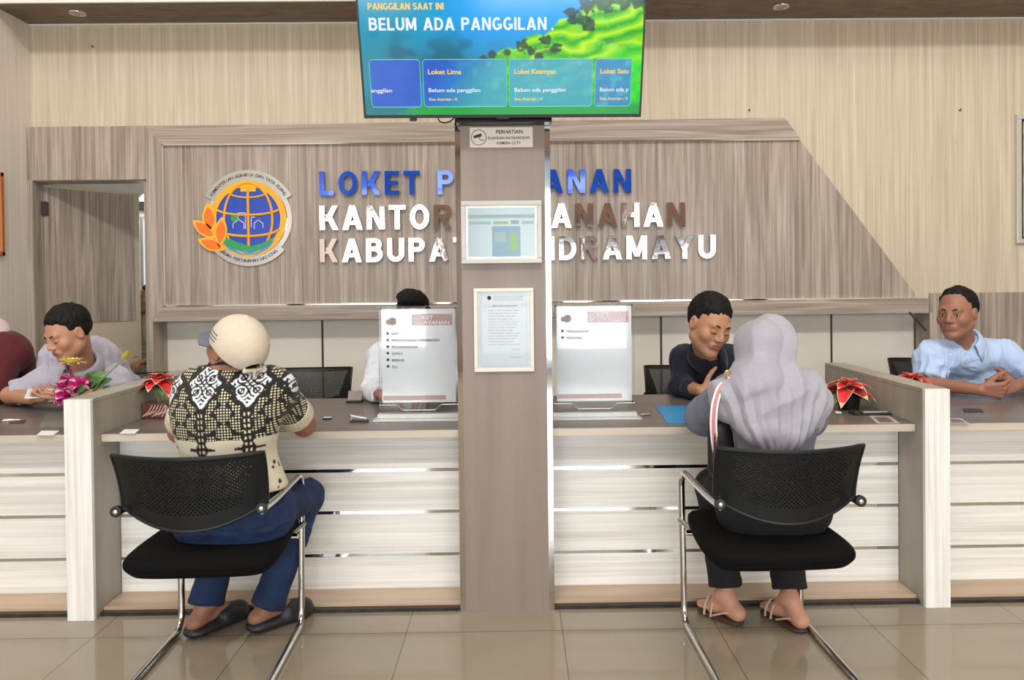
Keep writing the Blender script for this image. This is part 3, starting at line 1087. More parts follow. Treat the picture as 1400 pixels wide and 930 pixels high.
# CCTV warning plate
x0, z1 = U(642, 174.5, CF).x, U(642, 174.5, CF).z
x1, z0 = U(728.5, 201.5, CF).x, U(728.5, 201.5, CF).z
M['plate'] = mat('white_plate', (222, 214, 206), 0.35, var=0.01)
M['ink'] = mat('dark_ink', (30, 28, 30), 0.6)
M['ink_grey'] = mat('grey_ink', (92, 94, 102), 0.6)
sg = empty('camera_notice', ((x0 + x1) / 2, CF, z0), 0, 'small white notice plate with a camera symbol under the television', 'sign')
mb = MB(); mb.box(x0, x1, CF - 0.004, CF - 0.0005, z0, z1); mb.build('plate', 'plate', sg, 0.001)
mb = MB()
W_, H_ = x1 - x0, z1 - z0
yy_ = CF - 0.0048
fr = lambda u, v: wall_frame(x0 + u * W_, yy_, z0 + v * H_)
put_text(mb, 'PERHATIAN', fr(0.63, 0.68), 0.19 * H_, 0.42 * W_, 0.02, 0, align='c')
put_text(mb, 'RUANGAN INI DILENGKAPI', fr(0.62, 0.40), 0.14 * H_, 0.66 * W_, 0.015, 0, align='c')
put_text(mb, 'KAMERA CCTV', fr(0.62, 0.15), 0.14 * H_, 0.38 * W_, 0.015, 0, align='c')
cx_, cz_ = x0 + 0.145 * W_, z0 + 0.5 * H_
ring = [(cx_ + 0.37 * H_ * math.cos(a * PI / 14), yy_, cz_ + 0.37 * H_ * math.sin(a * PI / 14)) for a in range(28)]
mb.tube(ring, 0.0012, 6, 0, closed=True)
mb.hexa([(cx_ - 0.02, yy_ - 0.001, cz_ - 0.004), (cx_ + 0.012, yy_ - 0.001, cz_ + 0.004), (cx_ + 0.012, yy_, cz_ + 0.004), (cx_ - 0.02, yy_, cz_ - 0.004),
         (cx_ - 0.022, yy_ - 0.001, cz_ + 0.006), (cx_ + 0.010, yy_ - 0.001, cz_ + 0.016), (cx_ + 0.010, yy_, cz_ + 0.016), (cx_ - 0.022, yy_, cz_ + 0.006)])
mb.tube([(cx_ + 0.0, yy_, cz_ + 0.002), (cx_ + 0.006, yy_, cz_ - 0.012), (cx_ + 0.022, yy_, cz_ - 0.010)], 0.0015, 6)
mb.build('lettering', 'ink', sg)

# silver framed display
M['display'] = mat('display_screen', (10, 10, 10), 0.15, emit=(212, 232, 232), es=1.15)
M['display_blue'] = mat('display_blue', (10, 10, 10), 0.2, emit=(140, 184, 205), es=1.1)
M['display_green'] = mat('display_green', (10, 10, 10), 0.2, emit=(150, 205, 120), es=1.1)
M['display_dim'] = mat('display_dim', (10, 10, 10), 0.2, emit=(176, 202, 196), es=1.1)
M['silver'] = mat('silver_frame', (168, 165, 158), 0.35, 0.3, var=0.02)
root, x0, x1, z0, z1 = framed('information_display', (630.5, 276, 741, 360), CF, 0.020, 0.03, 'silver',
                             'silver framed landscape information screen on the column', 'screen')
mb = MB(); mb.box(x0 + 0.02, x1 - 0.02, CF - 0.022, CF - 0.001, z0 + 0.02, z1 - 0.02)
mb.build('inner_frame', 'steel', root)
mb = MB()
a0, a1, b0, b1 = x0 + 0.027, x1 - 0.027, z0 + 0.027, z1 - 0.027
mb.box(a0, a1, CF - 0.0235, CF - 0.022, b0, b1, 0)
w_, h_ = a1 - a0, b1 - b0
q = lambda u0, u1, v0, v1, mi, k=1: mb.box(a0 + u0 * w_, a0 + u1 * w_, CF - 0.0235 - 0.0006 * k, CF - 0.0235, b0 + v0 * h_, b0 + v1 * h_, mi)
q(0, 1, 0.78, 0.86, 3); q(0.2, 0.8, 0.82, 0.84, 1, 2); q(0.36, 0.78, 0.0, 0.62, 1); q(0.62, 0.74, 0.12, 0.5, 2, 2)
q(0.40, 0.56, 0.3, 0.5, 3, 2); q(0.02, 0.34, 0.66, 0.72, 3); q(0.38, 0.6, 0.66, 0.72, 2); q(0.64, 0.76, 0.66, 0.74, 1); q(0.80, 0.98, 0.66, 0.72, 3)
put_text(mb, 'BUKU TAMU', wall_frame(a0 + 0.5 * w_, CF - 0.0245, b0 + 0.90 * h_), 0.05 * h_, None, 0, 1, align='c') if False else None
mb.build('screen', ['display', 'display_blue', 'display_green', 'display_dim'], root)

# framed document
M['doc_frame'] = mat('cream_frame', (214, 210, 198), 0.4, var=0.02)
M['doc_paper'] = mat('document_paper', (176, 186, 195), 0.25, var=0.01, coat=0.3)
M['doc_line'] = mat('document_border', (150, 176, 184), 0.5)
root, x0, x1, z0, z1 = framed('framed_document', (647.5, 394.5, 730.5, 507.5), CF, 0.015, 0.012, 'doc_frame',
                             'portrait framed service document on the column below the screen', 'picture')
mb = MB(); mb.box(x0 + 0.014, x1 - 0.014, CF - 0.008, CF - 0.001, z0 + 0.014, z1 - 0.014)
ppr = mb.build('document', 'doc_paper', root)
mb = MB()
yy_ = CF - 0.0084
W_, H_ = x1 - x0, z1 - z0
for u0, u1, v0, v1 in ((0.12, 0.88, 0.925, 0.93), (0.12, 0.88, 0.07, 0.075), (0.12, 0.125, 0.07, 0.93), (0.875, 0.88, 0.07, 0.93)):
    mb.box(x0 + u0 * W_, x0 + u1 * W_, yy_ - 0.0004, yy_, z0 + v0 * H_, z0 + v1 * H_, 1)
mb.cyl((x0 + 0.26 * W_, yy_ - 0.0006, z0 + 0.885 * H_), 0.0085, 0.0006, 16, 0, axis=(0, 1, 0))
lines = ['KEMENTERIAN AGRARIA DAN TATA RUANG', 'BADAN PERTANAHAN NASIONAL', 'KANTOR PERTANAHAN KABUPATEN INDRAMAYU']
for i, t in enumerate(lines):
    put_text(mb, t, wall_frame(x0 + 0.58 * W_, yy_, z0 + (0.895 - 0.022 * i) * H_), 0.011 * H_, 0.5 * W_, 0, 2, align='c')
put_text(mb, 'MAKLUMAT PELAYANAN', wall_frame(x0 + 0.52 * W_, yy_, z0 + 0.78 * H_), 0.016 * H_, 0.4 * W_, 0.01, 2, align='c')
body = ['dengan ini kami menyatakan sanggup', 'menyelenggarakan pelayanan sesuai', 'standar pelayanan yang telah', 'ditetapkan dan apabila tidak',
        'menepati janji kami siap menerima', 'sanksi sesuai peraturan', 'perundang undangan yang berlaku']
for i in range(13):
    put_text(mb, body[i % 7], wall_frame(x0 + 0.24 * W_, yy_, z0 + (0.73 - 0.034 * i) * H_), 0.010 * H_, (0.52 - 0.07 * ((i * 5) % 4) / 2) * W_, 0, 2)
put_text(mb, 'Indramayu', wall_frame(x0 + 0.62 * W_, yy_, z0 + 0.26 * H_), 0.011 * H_, 0.16 * W_, 0, 2)
put_text(mb, 'Kepala Kantor', wall_frame(x0 + 0.60 * W_, yy_, z0 + 0.17 * H_), 0.010 * H_, 0.2 * W_, 0, 2)
mb.build('printed_text', ['ink', 'doc_line', 'ink_grey'], ppr)

# ------------------------------------------------------------------ sign on the feature wall
YL = YF + 0.022


lrnd = random.Random(21)


def sign_line(txt, px0, px1, pyt, pyb, m_, label, pyt2):
    """mirror letters, each letter a part; pyt/pyb cap top and base at the left end, pyt2 top at the right end"""
    p0, p1 = U(px0, pyb, YL - 0.03), U(px1, pyt2 + (pyb - pyt), YL - 0.03)
    h = U(px0, pyt, YL - 0.03).z - p0.z
    zb = (p0.z + p1.z) / 2
    root = empty('wall_lettering', ((p0.x + p1.x) / 2, YL, zb), 0, label, 'sign', 'mirror lettering on the feature wall')
    tot, n_in = 0.0, 0
    for ch in txt:
        tot += (0.36 if ch == ' ' else glyph(ch)[1]) * h
    gap = ((p1.x - p0.x) - tot) / (len(txt) - 1)
    x = p0.x
    for ch in txt:
        if ch == ' ':
            x += 0.36 * h + gap; continue
        pieces, W_ = glyph(ch)
        mb = MB()
        tx, tz = lrnd.uniform(-0.05, 0.05), lrnd.uniform(-0.05, 0.05)
        for n_, pc in enumerate(pieces):
            ar = sum(pc[i][0] * pc[(i + 1) % 4][1] - pc[(i + 1) % 4][0] * pc[i][1] for i in range(4))
            pc = pc if ar > 0 else pc[::-1]
            k0 = len(mb.v)
            mb.prism_y([(x + a * h, zb + c_ * h) for a, c_ in pc], YL - 0.034 - 0.00015 * (n_ % 9), YL - 0.010)
            for v in mb.v[k0:k0 + 4]:
                v.y += (v.z - zb - h / 2) * tx + (v.x - x - h / 2) * tz
        lt = mb.build('letter', m_, root)
        x += W_ * h + gap
    return root


sign_line('LOKET PELAYANAN', 437, 863, 234, 266.5, 'blue_letter', 'blue wall lettering LOKET PELAYANAN, top line of the sign', 231.5)
sign_line('KANTOR PERTANAHAN', 437.5, 937, 282, 315, 'mirror_letter', 'mirror steel lettering KANTOR PERTANAHAN, middle line of the sign', 276)
sign_line('KABUPATEN INDRAMAYU', 437.5, 978, 328, 360, 'mirror_letter', 'mirror steel lettering KABUPATEN INDRAMAYU, bottom line of the sign', 320)

# emblem
ec = U(336, 299, YL - 0.03)
k = U(436, 296, YL - 0.03).x - ec.x
k /= 100.0                       # metres per photograph pixel on this plane
em = empty('wall_emblem', (ec.x, YL, ec.z), 0, 'round blue and gold globe emblem with orange leaves on the feature wall', 'emblem')
M['em_blue'] = mat('emblem_blue', (10, 70, 190), 0.25, coat=0.5, var=0.04)
M['em_gold'] = mat('emblem_gold', (250, 178, 22), 0.3, coat=0.5, var=0.03)
M['em_orange'] = mat('emblem_orange', (250, 120, 15), 0.3, coat=0.5, var=0.05)
M['em_yellow'] = mat('emblem_yellow', (252, 190, 40), 0.3, coat=0.5, var=0.03)
M['em_green'] = mat('emblem_green', (20, 160, 90), 0.3, coat=0.5, var=0.03)
M['em_cyan'] = mat('emblem_cyan', (50, 160, 215), 0.3, coat=0.5, var=0.03)


def plate(pts, y0, y1, name, m_, parent, px=True):
    """flat plate from pixel-sized offsets about the emblem centre (x right, y up)"""
    mb = MB()
    pl = [(ec.x + x * k, ec.z + y * k) for x, y in pts]
    mb.prism_y(pl, y0, y1)
    return mb.build(name, m_, parent)


def circ(r, n=48, cx=0, cy=0, a0=0, a1=360): return [(cx + r * math.cos(R(a0 + (a1 - a0) * i / n)), cy + r * math.sin(R(a0 + (a1 - a0) * i / n))) for i in range(n + (0 if a1 - a0 == 360 else 1))]


y_b = YL
gx0, gy0 = 3, 0
disc = plate(circ(58, 60, gx0 + 1, gy0), y_b - 0.012, y_b, 'backing_plate', 'chrome', em)


def arc_band(r0, r1, a0, a1, n=30, cx=gx0, cy=gy0):
    o_ = [(cx + r1 * math.cos(R(a0 + (a1 - a0) * i / n)), cy + r1 * math.sin(R(a0 + (a1 - a0) * i / n))) for i in range(n + 1)]
    i_ = [(cx + r0 * math.cos(R(a0 + (a1 - a0) * i / n)), cy + r0 * math.sin(R(a0 + (a1 - a0) * i / n))) for i in range(n + 1)]
    return o_, i_


def band(mb, r0, r1, a0, a1, y0, y1, n=30, mi=0, cx=gx0, cy=gy0):
    o_, i_ = arc_band(r0, r1, a0, a1, n, cx, cy)
    for j in range(n):
        qd = [i_[j], o_[j], o_[j + 1], i_[j + 1]]
        w4 = [(ec.x + x * k, y, ec.z + z * k) for y in (y0, y1) for x, z in qd]
        mb.hexa([w4[0], w4[1], w4[2], w4[3], w4[4], w4[5], w4[6], w4[7]], mi)


mb = MB(); band(mb, 50, 65, 222, 318, y_b - 0.016, y_b - 0.004, 34)
rib2 = mb.build('ribbon', 'steel', em)
mb = MB(); band(mb, 52, 67, 28, 152, y_b - 0.016, y_b - 0.004, 40)
# folded ribbon ends
rib = mb.build('ribbon', 'steel', em)
mb = MB()


def arc_text(txt, r, a_mid, span, h, inward=False):
    n = len(txt)
    for i, ch in enumerate(txt):
        if ch == ' ': continue
        t = (i / (n - 1) - 0.5)
        a = a_mid - t * span if not inward else a_mid + t * span
        x, z = gx0 + r * math.cos(R(a)), gy0 + r * math.sin(R(a))
        rot = (a - 90) if not inward else (a + 90)
        X = Matrix.Translation((ec.x + x * k, y_b - 0.0172, ec.z + z * k)) @ Matrix.Rotation(-R(rot), 4, 'Y') @ Matrix(((1, 0, 0, 0), (0, 0, -1, 0), (0, 1, 0, 0), (0, 0, 0, 1)))
        put_text(mb, ch, X, h * k, None, 0.01, 0, align='c')


arc_text('KEMENTERIAN AGRARIA DAN TATA RUANG', 58.0, 90, 112, 4.6)
mb.build('lettering', 'ink', rib)
mb = MB()
arc_text('BADAN PERTANAHAN NASIONAL', 60.0, 270, 82, 4.6, True)
mb.build('lettering', 'ink', rib2)
GR = 47
globe = plate(circ(GR, 60, gx0, gy0), y_b - 0.020, y_b - 0.012, 'globe', 'em_blue', em)
mb = MB(); band(mb, GR - 3, GR + 5, 0, 360, y_b - 0.026, y_b - 0.012, 60)
# meridians and parallels of the globe
def ell_arc(mb, rx, ry, a0, a1, wd, cx=gx0, cy=gy0, n=26, y=0.023):
    pts = [(cx + rx * math.cos(R(a0 + (a1 - a0) * i / n)), cy + ry * math.sin(R(a0 + (a1 - a0) * i / n))) for i in range(n + 1)]
    mb.tube([(ec.x + x * k, y_b - y, ec.z + z * k) for x, z in pts], wd * k, 6)


ell_arc(mb, 0.01, GR - 3, 90, 270, 1.9)
ell_arc(mb, 33, GR + 2, 90, -80, 1.7); ell_arc(mb, 33, GR + 2, 90, 260, 1.7)
ell_arc(mb, 44, 10, 198, 342, 1.7, cy=gy0 + 15); ell_arc(mb, 26, 8, 190, 350, 1.3, cy=gy0 + 37)
ell_arc(mb, 44, 12, 200, 345, 1.9, cy=gy0 - 12)
mb.box(ec.x + (gx0 - 10) * k, ec.x + (gx0 + 11) * k, y_b - 0.027, y_b - 0.012, ec.z + 37 * k, ec.z + 50 * k)
mb.build('globe_lines', 'em_gold', em)
mb = MB()
hs = [((-21, -13), (-21, -7)), ((-21, -7), (-13, -1)), ((-13, -1), (-6, -6)), ((-6, -6), (-6, -14)), ((-14, 0), (-14, 8)), ((-14, 8), (-4, 8)), ((-4, 8), (-4, -14)),
      ((8, -14), (8, -6)), ((8, -6), (14, -2)), ((14, -2), (20, -7)), ((20, -7), (20, -13)), ((4, -12), (4, 2)), ((4, 2), (9, 2))]
for (x0_, y0_), (x1_, y1_) in hs:
    mb.tube([(ec.x + (gx0 + x0_) * k, y_b - 0.023, ec.z + y0_ * k), (ec.x + (gx0 + x1_) * k, y_b - 0.023, ec.z + y1_ * k)], 0.55 * k, 5)
mb.build('house_outline', 'paper', em)
mb = MB(); mb.cyl((ec.x + (gx0 - 19) * k, y_b - 0.024, ec.z + 1 * k), 5.2 * k, 0.006, 20, axis=(0, 1, 0)); mb.build('tree_mark', 'em_green', em)
def lens(pts): return pts


plate([(-32, -32), (-20, -38), (0, -46), (22, -40), (38, -30), (34, -36), (28, -42), (14, -49), (-8, -49), (-24, -42)][::-1], y_b - 0.030, y_b - 0.012, 'water', 'em_cyan', em)
plate([(-34, -26), (-24, -27), (-12, -32), (6, -38), (22, -34), (38, -26), (34, -34), (20, -42), (4, -45), (-14, -42), (-28, -36)][::-1], y_b - 0.034, y_b - 0.012, 'land', 'em_green', em)


def leaf(cx_, cz_, ln, wd, ang, y):
    def shape(s):
        pts = []
        n = 12
        for i in range(n):
            t = i / (n - 1); pts.append((ln * s * (t - 0.5), wd * s * math.sin(PI * t) ** 0.8 * 0.5))
        for i in range(1, n - 1):
            t = 1 - i / (n - 1); pts.append((ln * s * (t - 0.5), -wd * s * math.sin(PI * t) ** 0.8 * 0.5))
        c_, s_ = math.cos(R(ang)), math.sin(R(ang))
        return [(cx_ + x * c_ - z * s_, cz_ + x * s_ + z * c_) for x, z in pts]
    lf = plate(shape(1.0), y_b - y, y_b - 0.010, 'leaf', 'em_yellow', em)
    plate(shape(0.74), y_b - y - 0.003, y_b - y + 0.002, 'leaf_blade', 'em_orange', lf)


for args in ((-50, 1, 42, 19, 96, 0.028), (-57, -14, 40, 17, 142, 0.031), (-47, -35, 40, 17, 160, 0.034), (-34, -18, 42, 17, 84, 0.037)):
    leaf(*args)

# ------------------------------------------------------------------ acrylic notice stands
def glass_mat():
    m, nt, b = new_mat('clear_acrylic')
    b.inputs['Roughness'].default_value = 0.03
    b.inputs['Transmission Weight'].default_value = 1.0
    b.inputs['IOR'].default_value = 1.2
    b.inputs['Base Color'].default_value = (0.96, 0.98, 0.98, 1)
    return m


M['acrylic'] = glass_mat()
M['poster'] = mat('poster_paper', (236, 238, 244), 0.12, coat=1.0, var=0.01)
M['mauve'] = mat('poster_mauve', (186, 150, 148), 0.3, coat=0.8)


def notice_stand(pxs, Y, lines, label):
    pa, pb = U(pxs[0], pxs[1], Y), U(pxs[2], pxs[3], Y)
    x0, x1, z1, z0 = pa.x, pb.x, pa.z, ZT
    root = empty('notice_stand', ((x0 + x1) / 2, Y, ZT), 0, label, 'sign', 'acrylic notice stands on the counters')
    mb = MB(); mb.box(x0, x1, Y - 0.003, Y, z0 + 0.006, z1); mb.box(x0, x1, Y + 0.0035, Y + 0.0065, z0 + 0.006, z1)
    mb.build('sheet', 'acrylic', root, 0.0008)
    mb = MB()
    mb.box(x0 - 0.02, x1 + 0.02, Y - 0.075, Y + 0.09, z0, z0 + 0.005)
    mb.box(x0 - 0.006, x1 + 0.006, Y - 0.022, Y - 0.008, z0 + 0.005, z0 + 0.024); mb.box(x0 - 0.006, x1 + 0.006, Y + 0.009, Y + 0.022, z0 + 0.005, z0 + 0.024)
    mb.build('base', 'acrylic_base', root, 0.002)
    zb = z0 + 0.072
    mb = MB(); mb.box(x0 + 0.014, x1 - 0.012, Y + 0.0004, Y + 0.0030, zb, z1 - 0.012)
    poster = mb.build('poster', 'poster', root)
    mb = MB()
    W_, H_ = x1 - x0, z1 - z0
    yv = Y + 0.0001
    mb.box(x0 + 0.42 * W_, x1 - 0.07 * W_, yv - 0.0002, yv + 0.0002, z0 + 0.83 * H_, z0 + 0.93 * H_, 0)
    put_text(mb, 'LOKET', wall_frame(x0 + 0.45 * W_, yv - 0.0004, z0 + 0.885 * H_), 0.034 * H_, 0.24 * W_, 0.02, 1)
    put_text(mb, 'PELAYANAN', wall_frame(x0 + 0.45 * W_, yv - 0.0004, z0 + 0.838 * H_), 0.034 * H_, 0.44 * W_, 0.02, 1)
    mb.box(x0 + 0.05 * W_, x1 - 0.16 * W_, yv - 0.0002, yv + 0.0002, z0 + 0.165 * H_, z0 + 0.205 * H_, 0)
    for i, t in enumerate(lines):
        zz = z0 + (0.745 - 0.0585 * i) * H_
        mb.cyl((x0 + 0.115 * W_, yv - 0.0006, zz + 0.008), 0.0062, 0.0006, 12, 2, axis=(0, 1, 0))
        put_text(mb, t, wall_frame(x0 + 0.165 * W_, yv - 0.0004, zz), 0.0235 * H_, None, 0.02, 2 if i < 2 else 3)
    mb.build('printed_text', ['mauve', 'paper', 'ink', 'ink_grey'], poster)
    mb = MB()
    ex, ez = x0 + 0.17 * W_, z0 + 0.868 * H_
    mb.cyl((ex, yv - 0.0006, ez), 0.023, 0.0006, 24, 0, axis=(0, 1, 0))
    mb.cyl((ex + 0.002, yv - 0.0010, ez), 0.018, 0.0006, 24, 1, axis=(0, 1, 0))
    for rx in (0.0001, 0.011):
        mb.tube([(ex + 0.002 + rx * math.cos(R(a)), yv - 0.0011, ez + 0.018 * math.sin(R(a))) for a in range(0, 361, 20)], 0.0009, 5, 2)
    mb.tube([(ex - 0.016, yv - 0.0011, ez), (ex + 0.02, yv - 0.0011, ez)], 0.0009, 5, 2)
    mb.tube([(ex - 0.026, yv - 0.0012, ez - 0.002), (ex - 0.012, yv - 0.0012, ez - 0.014)], [0.006, 0.002], 6, 3)
    mb.tube([(ex - 0.022, yv - 0.0012, ez + 0.009), (ex - 0.014, yv - 0.0012, ez - 0.010)], [0.005, 0.002], 6, 3)
    mb.build('logo', ['steel', 'logo_grey', 'paper', 'logo_tan'], poster)
    for x in (x0 + 0.010, x1 - 0.010):
        for z in (z1 - 0.010, z0 + 0.066):
            mb = MB(); mb.cyl((x, Y - 0.005, z), 0.0045, 0.013, 10, axis=(0, 1, 0))
            mb.build('bolt', 'black', root)
    mb = MB()
    pr = [(x0, z0 + 0.062), (x0 + 0.22 * W_, z0 + 0.062), (x0 + 0.30 * W_, z0 + 0.038), (x0 + 0.70 * W_, z0 + 0.038), (x0 + 0.78 * W_, z0 + 0.062), (x1, z0 + 0.062)]
    mb.tube([(x, Y - 0.004, z) for x, z in pr], 0.0016, 6)
    mb.build('engraved_line', 'steel', root)
    return root


M['acrylic_base'] = mat('frosted_acrylic', (196, 198, 194), 0.2, coat=0.5)
M['logo_grey'] = mat('logo_grey', (110, 112, 118), 0.4)
M['logo_tan'] = mat('logo_tan', (200, 150, 120), 0.4)
notice_stand((517, 419.5, 627.5, 570), 3.26, ['INFO', 'PENDAFTARAN, PERUBAHAN', 'PENGEMBALIAN', 'SURAT', 'BERKAS', 'DLL'],
             'acrylic notice stand left of the column, with six lines of text')
notice_stand((756, 415.5, 868, 568), 3.24, ['PENGADUAN', 'PUSTAKA'],
             'acrylic notice stand right of the column, with two lines of text')

# ------------------------------------------------------------------ pictures at the edges, lamps, wall fixings
YP = YW - 0.001
p0, p1 = U(1387, 157.5, YP), U(1388, 333, YP)
pr = empty('wall_picture', (p0.x + 0.3, YW, p1.z), 0, 'large picture in a silver and black frame cut off at the right edge', 'picture')
mb = MB()
pw = 0.62
for a_, b_2, y_, mi in ((0.0, 0.035, 0.03, 0), (0.035, 0.05, 0.022, 1)):
    x0, x1, z0, z1 = p0.x + a_, p0.x + pw - a_, p1.z + a_, p0.z - a_
    t_ = b_2 - a_
    mb.box(x0, x1, YP - y_, YP, z0, z0 + t_, mi); mb.box(x0, x1, YP - y_, YP, z1 - t_, z1, mi)
    mb.box(x0, x0 + t_, YP - y_, YP, z0 + t_, z1 - t_, mi); mb.box(x1 - t_, x1, YP - y_, YP, z0 + t_, z1 - t_, mi)
mb.build('frame', ['silver_white', 'black'], pr, 0.003) if 'silver_white' in M else None
M['silver_white'] = mat('silver_white_frame', (206, 206, 202), 0.3, 0.3, var=0.01)
if not [x for x in SC.objects if x.parent == pr]:
    mb.build('frame', ['silver_white', 'black'], pr, 0.003)
M['print'] = streak('faded_landscape_print', [(96, 104, 84), (184, 172, 130), (214, 206, 180)], (4, 4, 7), 0.3, 4, 1.0, coat=0.5)
mb = MB(); mb.box(p0.x + 0.05, p0.x + pw - 0.05, YP - 0.012, YP, p1.z + 0.05, p0.z - 0.05)
mb.build('print', 'print', pr)

q0, q1 = U(4, 240, X=XL + 0.02), U(1, 350, X=XL + 0.02)
yr = U(5.5, 300, X=XL + 0.02).y
M['amber'] = mat('amber_wood_frame', (188, 110, 44), 0.3, coat=0.4)
pl = empty('wall_picture', (XL, yr - 0.3, q1.z), 0, 'amber wooden picture frame on the left wall at the left edge', 'picture')
mb = MB()
za, zb_ = U(3, 350, X=XL + 0.02).z, U(3, 236, X=XL + 0.02).z
ya, yb_ = yr - 0.6, yr
mb.box(XL + 0.001, XL + 0.025, ya, yb_, za, za + 0.03); mb.box(XL + 0.001, XL + 0.025, ya, yb_, zb_ - 0.03, zb_)
mb.box(XL + 0.001, XL + 0.025, ya, ya + 0.03, za, zb_); mb.box(XL + 0.001, XL + 0.025, yb_ - 0.03, yb_, za, zb_)
mb.build('frame', 'amber', pl, 0.003)
mb = MB(); mb.box(XL + 0.001, XL + 0.01, ya + 0.03, yb_ - 0.03, za + 0.03, zb_ - 0.03); mb.build('print', 'paper', pl)

for px, py, lb in ((106, 18, 'round recessed downlight in the wooden ceiling at the left'), (1068, 9, 'round recessed downlight in the wooden ceiling right of the television')):
    c = U(px, py, Z=ZC)
    c.z = ZC
    dl = empty('downlight', c, 0, lb, 'lamp', 'recessed downlights in the wooden ceiling')
    mb = MB(); mb.lathe(c + Vector((0, 0, -0.006)), [(0.040, 0.004), (0.044, 0), (0.056, 0.0), (0.058, 0.006)], 28)
    mb.build('ring', 'chrome', dl, smooth=True)
    mb = MB(); mb.lathe(c + Vector((0, 0, -0.003)), [(0.0, 0.0), (0.040, 0.0), (0.041, 0.003)], 24)
    mb.build('bulb', 'steel', dl, smooth=True)
for px, py, lb in ((127, 64, 'tiny screw hook high on the wallpaper at the left'), (1024, 151, 'tiny screw in the wallpaper above the feature wall'), (1312, 151, 'tiny screw in the wallpaper left of the cut-off picture')):
    c = U(px, py, YW)
    mb = MB(); mb.cyl((c.x, YW - 0.010, c.z), 0.006, 0.010, 10, axis=(0, 1, 0)); mb.cyl((c.x, YW - 0.018, c.z), 0.003, 0.01, 8, axis=(0, 0, 1))
    tag(mb.build('wall_screw', 'joint'), lb, 'screw', 'screws left in the wallpaper')

# ------------------------------------------------------------------ people: smooth implicit bodies meshed as one surface
_T3 = np.random.RandomState(11).rand(32, 32, 32).astype(np.float32)


V3 = Vector


def vn3(P, seed=0):
    P = P + seed * 7.31
    i = np.floor(P).astype(int)
    f = P - i
    f = f * f * (3 - 2 * f)
    i0 = i % 32; i1 = (i + 1) % 32
    T = _T3
    x, y, z = f[:, 0], f[:, 1], f[:, 2]
    c00 = T[i0[:, 0], i0[:, 1], i0[:, 2]] * (1 - x) + T[i1[:, 0], i0[:, 1], i0[:, 2]] * x
    c10 = T[i0[:, 0], i1[:, 1], i0[:, 2]] * (1 - x) + T[i1[:, 0], i1[:, 1], i0[:, 2]] * x
    c01 = T[i0[:, 0], i0[:, 1], i1[:, 2]] * (1 - x) + T[i1[:, 0], i0[:, 1], i1[:, 2]] * x
    c11 = T[i0[:, 0], i1[:, 1], i1[:, 2]] * (1 - x) + T[i1[:, 0], i1[:, 1], i1[:, 2]] * x
    return ((c00 * (1 - y) + c10 * y) * (1 - z) + (c01 * (1 - y) + c11 * y) * z) * 2 - 1


def A3(v): return np.array([float(v[0]), float(v[1]), float(v[2])])


class Frame:
    """local frame: c centre, right, forward, up, scale"""
    def __init__(s, c, fwd, up=(0, 0, 1), sc=1.0, roll=0.0):
        f = Vector(fwd).normalized(); u = Vector(up)
        r = f.cross(u).normalized(); u = r.cross(f).normalized()
        if roll:
            q = Matrix.Rotation(roll, 3, f); r = q @ r; u = q @ u
        s.c = A3(c); s.M = np.array([A3(r), A3(f), A3(u)]); s.s = sc

    def w(s, p): return s.c + (np.array(p, float) * s.s) @ s.M

    def loc(s, P): return ((P - s.c) @ s.M.T) / s.s


